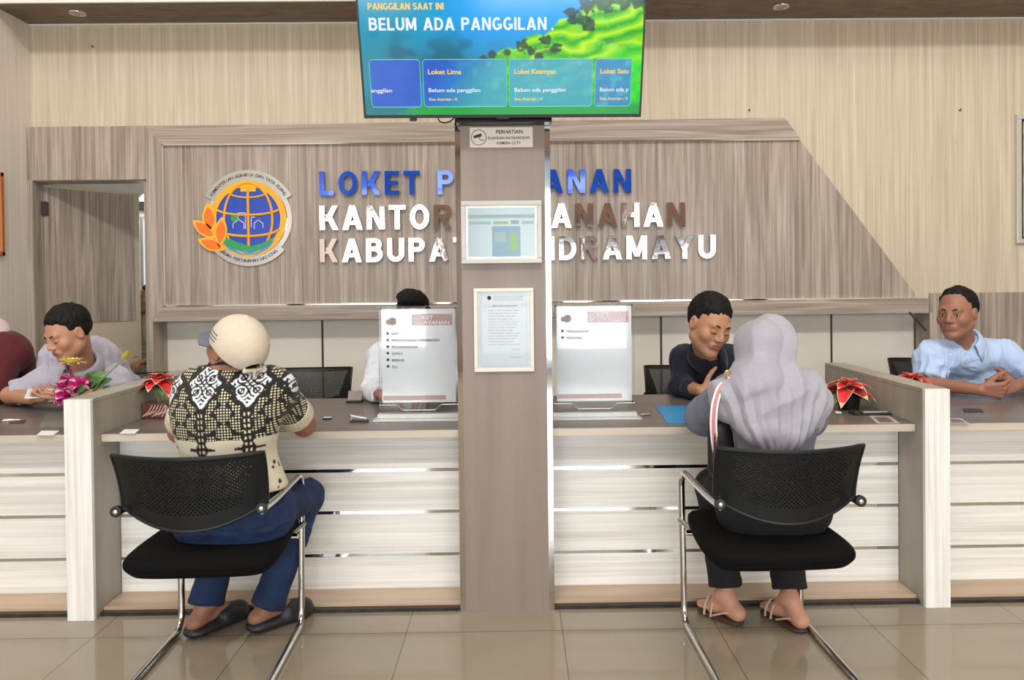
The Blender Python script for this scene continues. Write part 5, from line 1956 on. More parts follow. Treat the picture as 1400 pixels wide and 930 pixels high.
# --- man hidden by the left notice stand
hc = U(565, 436, 3.86)
j = seated(-0.56, 1, y0=4.22)
j.update(neck=U(564, 478, 3.98), chest=U(562, 540, 4.08), shR=U(524, 490, 3.98), shL=U(606, 490, 3.98))
j.update(elR=U(508, 528, 3.84), elL=U(622, 535, 3.84), wrR=U(520, 545, 3.62), wrL=U(600, 545, 3.60))
for k_ in ('elR', 'elL', 'wrR', 'wrL'): j[k_].z = 0.79
H4 = Frame(hc, (0.05, -0.95, -0.30), sc=1.08)
staff('person in a white shirt mostly hidden by the left notice stand', j, H4, 'skin_dark', 'shirt_white', 'dark_trouser',
      [('R', (0.6, -0.7, 0.0), (0, 0, -1), dict()), ('L', (-0.6, -0.7, 0.0), (0, 0, -1), dict())],
      hairkw=dict(front=0.064, top=0.012, quiff=0.012), closed=True, sleeve=0.6, long=0.80, seed=15, s=1.04, coll='shirt_white', coll_kw=dict(front=(0, -1, -0.2)))

# --- person in the back room, seen through the door gap
cx8 = U(211, 450, 6.25)
j = dict(pelvis=(cx8.x, 6.35, 0.55), hipR=(cx8.x - 0.09, 6.35, 0.52), hipL=(cx8.x + 0.09, 6.35, 0.52), knR=(cx8.x - 0.32, 6.02, 0.52), knL=(cx8.x - 0.12, 5.97, 0.52),
         anR=(cx8.x - 0.32, 6.02, 0.10), anL=(cx8.x - 0.12, 5.97, 0.10))
j.update(neck=V3((cx8.x, 6.32, 1.10)), chest=V3((cx8.x, 6.33, 0.92)), shR=V3((cx8.x - 0.17, 6.30, 1.03)), shL=V3((cx8.x + 0.17, 6.34, 1.03)),
         elR=V3((cx8.x - 0.10, 6.40, 0.80)), elL=V3((cx8.x + 0.2, 6.2, 0.80)), wrR=V3((cx8.x + 0.06, 6.16, 0.72)), wrL=V3((cx8.x + 0.02, 6.02, 0.72)))
H8 = Frame((cx8.x - 0.05, 6.30, 1.24), (-0.75, -0.60, -0.05), sc=1.03)
staff('person in an olive grey shirt seen through the door gap in the back room', j, H8, 'skin_dark', 'shirt_olive', 'dark_trouser',
      [('R', (0.2, -0.8, -0.1), (0.3, 0, -1), dict()), ('L', (-0.2, -0.8, -0.1), (0, 0, -1), dict())],
      hairkw=dict(front=0.06), closed=False, sleeve=0.75, seed=19)

# --- person in maroon at the left edge
mx_ = U(0, 480, 3.95).x - 0.13
j = dict(pelvis=(mx_, 4.15, 0.56), hipR=(mx_ - 0.1, 4.12, 0.54), hipL=(mx_ + 0.1, 4.12, 0.54), knR=(mx_ - 0.14, 3.75, 0.54), knL=(mx_ + 0.12, 3.75, 0.54),
         anR=(mx_ - 0.14, 3.85, 0.1), anL=(mx_ + 0.12, 3.85, 0.1))
nk = V3((mx_ - 0.06, 4.02, 1.09))
nk = nk + V3((0, 0, 0.03))
j.update(neck=nk, chest=V3((mx_, 4.08, 0.93)), shR=V3((mx_ - 0.22, 4.0, 1.02)), shL=V3((mx_ + 0.14, 4.0, 1.00)),
         elR=V3((mx_ - 0.26, 3.82, 0.80)), elL=V3((mx_ + 0.18, 3.80, 0.80)), wrR=V3((mx_ - 0.12, 3.62, 0.785)), wrL=V3((mx_ + 0.0, 3.62, 0.785)))
H7 = Frame((mx_ - 0.10, 3.96, 1.25), (0.2, -0.95, -0.2), sc=1.04)
root = empty('person', (mx_, 4.15, 0), 0, 'person in maroon cut off by the left edge, beside the person with the phone', 'person')
S = Sdf(); torso_ops(S, j, -0.01); leg_ops(S, j, -0.006)
for q in 'LR':
    arm_ops(S, j, q); fl_ = V3(j['an' + q]); foot_ops(S, fl_, (fl_.x, fl_.y - 0.15, 0.022))
    hand_ops(S, j['wr' + q], (0.3 if q == 'R' else -0.4, -0.8, 0), (0, 0, -1), 1 if q == 'R' else -1)
head_ops(S, H7, nk); body_mesh(S, H7, 'skin', root, 0.005); eyes(H7, root, True)
S = Sdf()
c = H7.w((0, -0.02, 0.02))
S.ell((0, -0.022, 0.028), (0.090, 0.112, 0.104), H7, k=0.03)
S.cap(H7.w((0, -0.03, -0.06)), nk + V3((0, 0, -0.02)), 0.085, 0.11, k=0.06)
S.cap(nk + V3((-0.1, 0, -0.03)), nk + V3((0.1, 0, -0.03)), 0.09, 0.09, k=0.06)
S.ell((0, 0.09, -0.012), (0.058, 0.05, 0.088), H7, k=0.01, sub=True)
M['veil_pink'] = mat('pale_pink_veil', (206, 186, 190), 0.85, var=0.04)
cloth('headscarf', S, 0.006, 'veil_pink', root, 0.006, (8, 8, 4), 31)
S = Sdf(); torso_ops(S, j, 0.028)
S.cap(j['shL'], j['elL'], 0.085, 0.08, k=0.05); S.cap(j['shR'], j['elR'], 0.085, 0.08, k=0.05)
for q in 'LR': S.cap(j['el' + q], V3(j['el' + q]).lerp(V3(j['wr' + q]), 0.8), 0.06, 0.045, k=0.03, cutb=True)
S.cap(nk + V3((0, 0, -0.05)), j['shL'] + V3((0.06, 0, -0.02)), 0.07, 0.06, k=0.05)
S.cap(nk, nk + V3((0, 0, 0.2)), 0.06, 0.08, k=0.02, sub=True)
cloth('tunic', S, 0.007, 'maroon', root, 0.007, (8, 8, 4), 33)
S = Sdf(); leg_ops(S, j, 0.03, 1.0, bottom=(0.95, 0.09)); S.cap(j['hipL'], j['hipR'], 0.12, 0.12, k=0.05)
cloth('skirt', S, 0.01, 'maroon', root, 0.004)

# --- seated visitors ------------------------------------------------
# man in batik shirt and cap
JX = -1.02
j = dict(pelvis=V3((JX + 0.005, 2.60, 0.565)), chest=V3((JX - 0.005, 2.60, 0.90)), neck=U(323, 507, 2.63),
         shL=U(270, 534, 2.62), shR=U(372, 532, 2.66),
         elL=U(246, 590, 2.84), elR=U(416, 592, 2.90), wrL=V3((-1.16, 3.16, 0.79)), wrR=V3((-0.93, 3.19, 0.79)),
         hipL=V3((JX - 0.08, 2.62, 0.525)), hipR=V3((JX + 0.085, 2.63, 0.525)))
j['elR'].z = max(j['elR'].z, 0.785)
j.update(knL=V3((-1.17, 2.98, 0.50)), knR=V3((-0.85, 2.96, 0.490)), anL=U(281, 826, 2.83), anR=U(366, 828, 2.86))
HB = Frame(U(321, 478, 2.60), (-0.77, 0.50, 0.38), sc=1.0)
root = empty('person', (JX, 2.62, 0), 0, 'person in a cream cap and black and cream batik shirt seated at the left counter', 'person')
S = Sdf(); torso_ops(S, j, -0.012); leg_ops(S, j, -0.006)
for q in 'LR': arm_ops(S, j, q, 1.08)
tL, tR = U(309, 848, Z=0.03), U(392, 850, Z=0.03)
aL, aR = V3(j['anL']), V3(j['anR'])
toeL = V3((aL.x + 0.085, aL.y + 0.125, 0.045)); toeR = V3((aR.x + 0.11, aR.y + 0.11, 0.045))
foot_ops(S, aL, toeL, 0.86); foot_ops(S, aR, toeR, 0.86)
head_ops(S, HB, j['neck'])
hand_ops(S, j['wrL'], (0.75, 0.6, 0), (0, 0, -1), -1, 1.05); hand_ops(S, j['wrR'], (-0.6, 0.75, 0), (0, 0, -1), 1, 1.05)
body_mesh(S, HB, 'skin_dark', root)
S = Sdf(); short_hair(S, HB, low=-0.05); hair_mesh(S, root)


ZH_CUT = 0.60


def cut_below(S, zc, c):
    S.custom(lambda P: P[..., 2] - zc, (c[0] - 0.5, c[1] - 0.5, zc - 0.3), (c[0] + 0.5, c[1] + 0.5, zc), k=0.01, sub=True)


def batik(V):
    """black and cream batik: checks, white knot medallions, dark figures and a plain cream hem"""
    u = V[:, 0] - JX + 0.0
    z = V[:, 2]
    cream = L3((214, 206, 170)); pale = L3((224, 226, 232)); blk = L3((20, 19, 20)); hem = L3((202, 194, 174))
    per = 0.146
    p = ((u + 0.046 + per / 2) % per) - per / 2
    cell = 0.0112
    fx_ = (u / cell) % 1 - 0.5; fz_ = (z / cell) % 1 - 0.5
    chk = (np.maximum(np.abs(fx_), np.abs(fz_)) < 0.30)
    C = np.where(chk[:, None] * 0 > 1, cream, np.array([-1.0, -1.0, -1.0]))
    zm = 1.003
    md = np.abs(p) / 0.062 + np.abs(z - zm) / 0.076
    edge = 0.10 * np.sin(np.arctan2(z - zm, p) * 8)
    blob = md < 1.32 + edge
    C = np.where(blob[:, None], blk, C)
    ang = np.arctan2(z - zm, p); rr = np.hypot(p, z - zm)
    qx, qz = np.abs(p) - 0.022, np.abs(z - zm) - 0.022
    knot = np.sin(np.hypot(qx, qz) * 560) > -0.05
    knot2 = (np.abs(np.abs(p) - np.abs(z - zm)) < 0.0035)
    inm = md < 1.02 + 0.5 * edge
    C = np.where((inm & (knot | (md > 0.85)) & ~knot2)[:, None], pale, C)
    # wavy dark bands between the check fields
    q_ = np.abs(p) - (0.050 + 0.010 * np.sin(z * 95))
    band_ = (np.abs(q_) < 0.007 + 0.004 * np.sin(z * 210)) & (z > 0.80)
    C = np.where(band_[:, None], blk, C)
    # standing figures under the medallions
    zf = (z - 0.72) / 0.19
    wd = 0.012 + 0.009 * np.abs(np.sin(z * 74)) + 0.022 * ((z % 0.052) < 0.010)
    fig = (np.abs(p) < wd) & (z < 0.93)
    C = np.where((z < 0.818)[:, None], hem, C)
    C = np.where(fig[:, None] & ((z > 0.69) | (z > 0.0))[:, None], blk, C)
    fin = (np.abs(np.abs(p) - 0.006) < 0.0028) & (z < 0.92) & (np.sin(z * 300) > 0)
    C = np.where(fin[:, None], cream, C)
    scat = (vn3(V * 60, 9) > 0.45) & (z < 0.74)
    C = np.where(scat[:, None], blk, C)
    return C


def batik_mat():
    m = vcol_mat('batik_cloth', 0.85, sheen=0.1)
    nt = m.node_tree; b = nt.nodes['Principled BSDF']; va = [n for n in nt.nodes if n.type == 'VERTEX_COLOR'][0]
    tc = nt.nodes.new('ShaderNodeTexCoord'); sp = nt.nodes.new('ShaderNodeSeparateXYZ')
    nt.links.new(tc.outputs['Object'], sp.inputs[0])

    def mth(op, a, b_=None):
        n = nt.nodes.new('ShaderNodeMath'); n.operation = op
        for i, v in enumerate((a, b_)):
            if v is None: continue
            if isinstance(v, (int, float)): n.inputs[i].default_value = v
            else: nt.links.new(v, n.inputs[i])
        return n.outputs[0]
    k_ = 2 * PI / 0.0094
    sx = mth('GREATER_THAN', mth('SINE', mth('MULTIPLY', sp.outputs['X'], k_)), -0.25)
    sz = mth('GREATER_THAN', mth('SINE', mth('MULTIPLY', sp.outputs['Z'], k_)), -0.25)
    on = mth('MULTIPLY', sx, sz)
    mx = nt.nodes.new('ShaderNodeMix'); mx.data_type = 'RGBA'
    nt.links.new(on, mx.inputs['Factor'])
    mx.inputs['A'].default_value = lin((20, 19, 20)); mx.inputs['B'].default_value = lin((214, 206, 170))
    # black-marked vertices carry the woven check
    sc = nt.nodes.new('ShaderNodeSeparateColor'); nt.links.new(va.outputs['Color'], sc.inputs[0])
    isc = mth('LESS_THAN', sc.outputs[0], -0.3)
    mx2 = nt.nodes.new('ShaderNodeMix'); mx2.data_type = 'RGBA'
    nt.links.new(isc, mx2.inputs['Factor']); nt.links.new(va.outputs['Color'], mx2.inputs['A']); nt.links.new(mx.outputs['Result'], mx2.inputs['B'])
    cl = nt.nodes.new('ShaderNodeMix'); cl.data_type = 'RGBA'; cl.blend_type = 'ADD'; cl.clamp_result = True
    cl.inputs['Factor'].default_value = 1.0; cl.inputs['B'].default_value = (0, 0, 0, 1)
    nt.links.new(mx2.outputs['Result'], cl.inputs['A'])
    nt.links.new(cl.outputs['Result'], b.inputs['Base Color'])
    return m


M['batik'] = batik_mat()
M['cream_cloth'] = mat('cream_cloth', (206, 198, 178), 0.85, var=0.03)
S = Sdf(); torso_ops(S, j, 0.014, 0.98)
S.cap(j['shL'], V3(j['shL']).lerp(V3(j['elL']), 0.62), 0.070, 0.064, k=0.05, cutb=True)
S.cap(j['shR'], V3(j['shR']).lerp(V3(j['elR']), 0.62), 0.072, 0.068, k=0.05, cutb=True)
S.cap(V3(j['pelvis']) + V3((-0.02, 0, 0.04)), V3(j['pelvis']) + V3((0.02, 0, 0.04)), 0.155, 0.155, k=0.05, sq=((0, 1, 0), 0.78))
cut_below(S, 0.625, j['pelvis'])
cloth('shirt', S, 0.0036, 'batik', root, 0.005, (9, 9, 5), 41, color=batik)
for q in 'LR':
    S = Sdf()
    a, b = V3(j['sh' + q]), V3(j['el' + q])
    S.cap(a.lerp(b, 0.55), a.lerp(b, 0.74), 0.069, 0.070, k=0.004, cuta=True, cutb=True)
    cloth('sleeve_cuff', S, 0.005, 'cream_cloth', root, 0.003)
M['collar_black'] = mat('black_collar_cloth', (24, 25, 32), 0.85)
collar_band(j['neck'], (0, 0.1, 1), (-0.2, 1, 0), 'collar_black', root, r=0.066, h=0.030, fall=0.018, off=0.040, tip=0.02)
# denim
M['denim'] = mat('blue_denim', (19, 41, 78), 0.85, var=0.35, scale=14, bump=0.4, bscale=500)
S = Sdf()
leg_ops(S, j, 0.006, 1.0, bottom=(1.0, 0.064))
S.cap(V3(j['pelvis']), V3(j['pelvis']) + V3((0, 0, 0.08)), 0.145, 0.135, k=0.05, sq=((0, 1, 0), 0.78))
S.cap(j['hipL'], j['hipR'], 0.125, 0.125, k=0.05)
cloth('jeans', S, 0.0055, 'denim', root, 0.006, (9, 9, 16), 47)
# cap
M['cap_cream'] = mat('cream_cap_cloth', (204, 192, 174), 0.85, var=0.03, scale=60, bump=0.2, bscale=800)
M['cap_grey'] = mat('grey_cap_bill', (96, 104, 116), 0.8)


def cap_fn(P):
    Q = HB.loc(P)
    c = np.array([0, -0.018, 0.030]); r = np.array([0.093, 0.114, 0.104])
    q = (Q - c) / r
    n = np.sqrt((q * q).sum(-1)) + 1e-9
    d = n * (n - 1) / (np.sqrt(((q / r) ** 2).sum(-1)) + 1e-9)
    d = np.maximum(d, -(d + 0.007))
    d = np.maximum(d, (0.012 - 0.35 * (Q[..., 1] + 0.02) * -1 * 0 - 0.030 * (Q[..., 1] < -9)) - Q[..., 2] - 0.42 * (-Q[..., 1]).clip(0, 1) + 0.0)
    arch = np.hypot(Q[..., 0] / 1.15, Q[..., 2] + 0.030) - 0.031
    d = np.maximum(d, -np.maximum(arch, Q[..., 1] + 0.05))
    return d * HB.s


S = Sdf()
c = HB.w((0, 0, 0.03)); m = 0.17
S.custom(cap_fn, c - m, c + m, k=0.003)
S.cap(HB.w((-0.034, -0.116, -0.026)), HB.w((0.034, -0.116, -0.026)), 0.008, 0.008, k=0.004)
S.cap(HB.w((0.004, -0.121, -0.026)), HB.w((0.006, -0.124, -0.058)), 0.006, 0.005, k=0.004)
S.ell((0, -0.018, 0.136), (0.009, 0.009, 0.004), HB, k=0.004)
V, Fq = S.mesh(0.0035); V = relax(V, Fq, 1)
capo = link_np('cap', V, Fq, 'cap_cream', root, smooth=True)
mb = MB()
vs = []
for off in (0.0, 0.004):
    for rr in (0.0, 1.0):
        for i in range(13):
            a = (i / 12 - 0.5) * 2.3
            x = math.sin(a) * (0.086 + 0.0 * rr); y = 0.075 * math.cos(a) + 0.0 + rr * 0.092 * math.cos(a * 0.75)
            z = 0.012 - rr * 0.018 - 0.016 * (abs(math.sin(a)) ** 2) + off
            vs.append(V3(HB.w((x, y, z))))
fs = []
for i in range(12):
    fs += [(i, i + 1, 13 + i + 1, 13 + i), (26 + i, 39 + i, 39 + i + 1, 26 + i + 1), (13 + i, 13 + i + 1, 39 + i + 1, 39 + i), (i + 1, i, 26 + i, 26 + i + 1)]
mb.add(vs, fs)
mb.build('bill', 'cap_grey', capo)
mb = MB()
for i, (zz, ln) in enumerate(((0.062, 0.05), (0.050, 0.055), (0.038, 0.045))):
    pts = []
    for t in range(7):
        yv = 0.02 + (t / 6 - 0.5) * ln
        n_ = 1 - ((yv + 0.018) / 0.114) ** 2 - ((zz - 0.03) / 0.104) ** 2
        pts.append(V3(HB.w((-0.0935 * math.sqrt(max(n_, 0.01)), yv, zz))))
    mb.tube(pts, 0.0022, 5)
mb.build('embroidery', 'cap_grey', capo)
# clogs
M['clog'] = mat('black_rubber_clog', (34, 35, 38), 0.45, var=0.1)


def sole_shape(S, ank, toe, wd=0.046, thick=0.016, back=0.06, up=0.0):
    a, t = V3(ank), V3(toe)
    f = V3((t.x - a.x, t.y - a.y, 0)).normalized()
    h0 = V3((a.x, a.y, thick)) - f * back * 0.6; t0 = V3((t.x, t.y, thick)) - f * 0.02
    S.cap(h0, t0, wd * 0.86, wd, k=0.01, sq=((0, 0, 1), thick / wd))
    return f, h0, t0


for a, t in ((aL, toeL), (aR, toeR)):
    S = Sdf()
    f, h0, t0 = sole_shape(S, a, t, 0.050, 0.019)
    S.cap(V3((t.x, t.y, 0.040)) - f * 0.075, V3((t.x, t.y, 0.034)) - f * 0.01, 0.050, 0.045, k=0.02, sq=((0, 0, 1), 0.85))
    S.cap(h0 + V3((0, 0, 0.012)), h0 + f * 0.05 + V3((0, 0, 0.010)), 0.046, 0.046, k=0.02, sq=((0, 0, 1), 0.45))
    V, Fq = S.mesh(0.005); V[:, 2] = np.maximum(V[:, 2], 0.001)
    link_np('clog', V, Fq, 'clog', root, smooth=True)

# woman in grey hijab
WX = 0.92
j = dict(pelvis=V3((WX, 2.60, 0.56)), chest=V3((WX + 0.01, 2.64, 0.87)), neck=U(1046, 522, 2.70), shL=U(1000, 538, 2.68), shR=U(1092, 538, 2.68),
         elL=U(962, 574, 2.90), elR=U(1104, 578, 2.84), wrL=V3((0.80, 3.14, 0.81)), wrR=V3((1.02, 3.12, 0.79)),
         hipL=V3((WX - 0.09, 2.62, 0.53)), hipR=V3((WX + 0.09, 2.62, 0.53)), knL=V3((0.80, 2.99, 0.50)), knR=V3((1.06, 2.99, 0.50)),
         anL=U(994, 818, 2.86), anR=U(1082, 822, 2.80))
j['elL'].z = 0.80; j['elR'].z = 0.80
HW = Frame(U(1043, 481, 2.70), (-0.25, 0.93, -0.25), sc=1.0)
root = empty('person', (WX, 2.62, 0), 0, 'person in a light grey hijab and blue grey top seated at the right counter', 'person')
S = Sdf(); torso_ops(S, j, -0.018, 0.95); leg_ops(S, j, -0.010)
for q in 'LR': arm_ops(S, j, q, 0.92)
aL, aR = V3(j['anL']), V3(j['anR'])
toeL = V3((aL.x - 0.075, aL.y + 0.085, 0.035)); toeR = V3((aR.x - 0.055, aR.y + 0.12, 0.035))
foot_ops(S, aL, toeL, 0.85); foot_ops(S, aR, toeR, 0.85)
head_ops(S, HW, j['neck'])
hand_ops(S, j['wrL'], (0.3, 0.9, 0), (0, 0, -1), -1, 0.93); hand_ops(S, j['wrR'], (-0.5, 0.8, 0), (0, 0, -1), 1, 0.93)
body_mesh(S, HW, 'skin_pale', root)
M['top_bluegrey'] = mat('blue_grey_cloth', (112, 120, 138), 0.85, var=0.04, scale=50)
M['hijab'] = mat('light_grey_hijab', (156, 154, 166), 0.75, var=0.03, scale=50, sheen=0.2)
S = Sdf(); torso_ops(S, j, 0.0, 0.92)
cut_below(S, 0.60, j['pelvis'])
for q in 'LR':
    a, b, c_ = V3(j['sh' + q]), V3(j['el' + q]), V3(j['wr' + q])
    S.cap(a, b, 0.070, 0.066, k=0.05); S.cap(b, b.lerp(c_, 0.93), 0.066, 0.040, k=0.03, cutb=True)
cloth('tunic', S, 0.005, 'top_bluegrey', root, 0.006, (9, 9, 5), 53)
S = Sdf(); leg_ops(S, j, 0.012, 0.98, bottom=(0.90, 0.064)); S.cap(j['hipL'], j['hipR'], 0.115, 0.115, k=0.05)
S.cap(V3(j['pelvis']), V3(j['pelvis']) + V3((0, 0, 0.06)), 0.135, 0.125, k=0.05, sq=((0, 1, 0), 0.78))
M['black_cloth'] = mat('black_trouser_cloth', (20, 20, 25), 0.9, var=0.1)
cloth('trousers', S, 0.0055, 'black_cloth', root, 0.004, (9, 9, 14), 57)
# hijab with draped folds
S = Sdf()
S.ell((0, -0.022, 0.028), (0.090, 0.112, 0.105), HW, k=0.04)
S.cap(HW.w((0.0, -0.035, 0.0)), U(1042, 535, 2.66), 0.090, 0.098, k=0.05)
pt = U(1058, 606, 2.535)
shl, shr = U(1004, 545, 2.655), U(1090, 545, 2.65)
S.cap(shl, shr, 0.088, 0.094, k=0.06)
S.cap(U(1042, 540, 2.59), pt, 0.120, 0.040, k=0.06, sq=((0, 1, 0), 0.85))
S.cap(shr + V3((-0.01, -0.045, 0)), U(1080, 594, 2.53), 0.100, 0.050, k=0.06)
S.cap(U(1088, 556, 2.66), U(1098, 578, 2.66), 0.085, 0.060, k=0.05)
S.cap(shl + V3((0.02, -0.045, 0)), U(1036, 588, 2.53), 0.090, 0.050, k=0.06)
S.ell((0, 0.09, -0.012), (0.058, 0.05, 0.088), HW, k=0.01, sub=True)
V, Fq = S.mesh(0.0042); V = relax(V, Fq, 2)
N = vnormals(V, Fq)
W_ = V + 0.03 * np.stack([vn3(V * 7, 1), vn3(V * 7, 2), vn3(V * 7, 3)], -1)
hx_ = (W_[:, 0] - HW.c[0]); hz_ = (W_[:, 2] - HW.c[2])
# long folds falling from the crown to the right and draping in curves over the back
ph = hx_ * 42 - hz_ * 16 + 3.2 * vn3(W_ * 4.5, 6)
ridge_ = lambda a: 1 - 2 * np.abs(((a / (2 * PI)) % 1) - 0.5) * 2
px0, pz0 = pt.x + 0.01, pt.z - 0.16
ang_ = np.arctan2(W_[:, 0] - px0, W_[:, 2] - pz0)
ph2 = ang_ * 44 + 3.0 * vn3(W_ * 4, 8)
cowl = np.hypot((W_[:, 0] - HW.c[0] - 0.03) * 0.8, W_[:, 2] - HW.c[2] + 0.02) * 46 + 4.5 * vn3(W_ * 3.5, 9) + (W_[:, 0] - HW.c[0]) * 22
low_ = sstep(-0.06, -0.15, hz_)
fold = 0.0120 * ridge_(ph) * sstep(-0.22, -0.06, hz_) + low_ * (0.0060 * ridge_(ph2) + 0.0090 * ridge_(cowl) * sstep(-0.24, -0.14, hz_))
fold += 0.004 * (1 - 2.5 * np.abs(vn3(W_ * np.array([13, 9, 6]), 14)))
V = V + N * fold[:, None]
link_np('hijab', V, Fq, 'hijab', root, smooth=True)
# sandals
M['sandal'] = mat('brown_sandal_sole', (72, 52, 44), 0.6)
M['sandal_strap'] = mat('beige_sandal_strap', (196, 172, 150), 0.5)
for a, t in ((aL, toeL), (aR, toeR)):
    S = Sdf(); f, h0, t0 = sole_shape(S, a, t, 0.040, 0.011)
    V, Fq = S.mesh(0.004); V[:, 2] = np.maximum(V[:, 2], 0.001)
    so = link_np('sandal', V, Fq, 'sandal', root, smooth=True)
    mb = MB()
    sd = f.cross(V3((0, 0, 1)))
    for dd in (0.035, 0.065):
        b0 = V3((t.x, t.y, 0)) - f * dd
        pts = [b0 + sd * 0.042 * math.cos(x) + V3((0, 0, 0.012 + 0.062 * math.sin(x))) for x in np.linspace(0, PI, 9)]
        mb.tube(pts, 0.0045, 6)
    b0 = V3((a.x, a.y, 0))
    pts = [b0 + f * 0.04 + sd * 0.04 + V3((0, 0, 0.02)), b0 - f * 0.02 + sd * 0.035 + V3((0, 0, 0.05)), b0 - f * 0.072 + V3((0, 0, 0.055)), b0 - f * 0.02 - sd * 0.035 + V3((0, 0, 0.05)), b0 + f * 0.04 - sd * 0.04 + V3((0, 0, 0.02))]
    mb.tube(fillet(pts, 0.03), 0.004, 6)
    mb.build('strap', 'sandal_strap', so)

# her shoulder bag
M['bag_pink'] = mat('pink_strap', (206, 140, 140), 0.6)
M['bag_dark'] = mat('dark_bag_leather', (30, 26, 28), 0.45)
bg = empty('shoulder_bag', U(984, 640, 2.60), 0, 'small dark shoulder bag with a pink and white strap on the person in grey', 'bag')
pts = [U(998, 520, 2.66), U(992, 522, 2.60), U(984, 530, 2.58), U(977, 552, 2.57), U(975, 580, 2.57), U(977, 606, 2.58), U(981, 625, 2.60)]
for mm, r0, off, nm in (('paper', 0.0135, 0, 'strap'),):
    mb = MB()
    sm_ = fillet(pts, 0.05, 4)
    for i, (o_, mi) in enumerate(((-0.010, 0), (-0.0035, 1), (0.003, 1), (0.0095, 0))):
        mb.tube([p + V3((o_, -0.001 * (i % 2), 0.0)) for p in sm_], 0.0036, 6, mi)
    mb.build('strap', ['paper', 'bag_pink'], bg, smooth=True)
mb = MB()
c = U(995, 512, 2.60)
mb.tube([c + V3((0.011 * math.cos(t), 0, 0.013 * math.sin(t))) for t in np.linspace(0, 2 * PI, 16)[:-1]], 0.003, 6, closed=True)
mb.tube([c + V3((0, 0, -0.013)), c + V3((0.002, 0, -0.032))], 0.003, 6)
mb.build('ring', 'gold', bg, smooth=True)
S = Sdf()
c = U(984, 600, 2.66)
S.cap(c + V3((0, 0, 0.03)), c + V3((0.01, 0, -0.10)), 0.045, 0.055, k=0.02, sq=((0, 1, 0), 0.6))
V, Fq = S.mesh(0.006)
link_np('pouch', V, Fq, 'bag_dark', bg, smooth=True)
mb = MB()
for i in range(4):
    p0_ = U(976 + 2 * i, 592, 2.575)
    mb.tube([p0_, p0_ + V3((0.004 * (-1) ** i, 0, -0.04)), p0_ + V3((0.006 * i - 0.006, 0, -0.10))], 0.003, 5)
mb.build('tassel', 'sandal', bg)

# ------------------------------------------------------------------ plants and small things on the worktops
M['bract'] = mat('red_bract', (220, 44, 56), 0.55, var=0.15, scale=40)
M['bract_dark'] = mat('dark_red_bract', (150, 28, 34), 0.6, var=0.15, scale=40)
M['bract_edge'] = mat('cream_bract_edge', (232, 190, 150), 0.55)
M['leaf'] = mat('green_leaf', (70, 112, 62), 0.5, var=0.2, scale=40)
M['leaf_pale'] = mat('pale_green_leaf', (122, 150, 96), 0.5, var=0.2, scale=40)
M['magenta'] = mat('magenta_petal', (200, 26, 120), 0.55, var=0.2, scale=60)
M['pink'] = mat('pale_pink_petal', (238, 176, 206), 0.55, var=0.1, scale=60)
M['yellow'] = mat('yellow_petal', (226, 222, 92), 0.55, var=0.1, scale=60)
M['stem'] = mat('green_stem', (128, 150, 100), 0.5)
M['pot_black'] = mat('black_pot', (20, 19, 20), 0.35)
M['pot_brown'] = mat('brown_foil_pot', (96, 50, 42), 0.3, coat=0.4)
M['pot_stripe'] = mat('pink_stripe', (222, 186, 176), 0.4)


def petal_mb(mb, c, out, up, ln, wd, droop=0.4, mi=0, me_=None, twist=0.0, n=7):
    """pointed petal as a thin bent sheet with an edge band"""
    c, out, up = Vector(c), Vector(out).normalized(), Vector(up)
    sd = out.cross(up).normalized()
    up = sd.cross(out).normalized()
    if twist:
        q = Matrix.Rotation(twist, 3, out); sd = q @ sd; up = q @ up
    rows = []
    for i in range(n + 1):
        t = i / n
        w_ = wd * 0.5 * math.sin(PI * min(1, t ** 0.75 * 0.97 + 0.03)) ** 0.85
        p = c + out * ln * t + up * (0.25 * ln * t - droop * ln * t * t)
        row = []
        for s_, dz in ((-1, -0.10), (-0.88, -0.04), (0, 0.0), (0.88, -0.04), (1, -0.10)):
            row.append(p + sd * w_ * s_ + up * (abs(s_) * w_ * 0.25 + dz * 0.0))
        rows.append(row)
    for th in (0.0, 0.0012):
        base = []
        vs = [v - up * th for r_ in rows for v in r_]
        fs, ms = [], []
        for i in range(n):
            for k_ in range(4):
                q = (i * 5 + k_, i * 5 + k_ + 1, (i + 1) * 5 + k_ + 1, (i + 1) * 5 + k_)
                fs.append(q if th == 0 else q[::-1])
                ms.append(me_ if (me_ is not None and (k_ in (0, 3) or i == n - 1)) else mi)
        k0 = len(mb.v)
        mb.v += [v.copy() for v in vs]
        mb.f += [tuple(a + k0 for a in f) for f in fs]; mb.m += ms


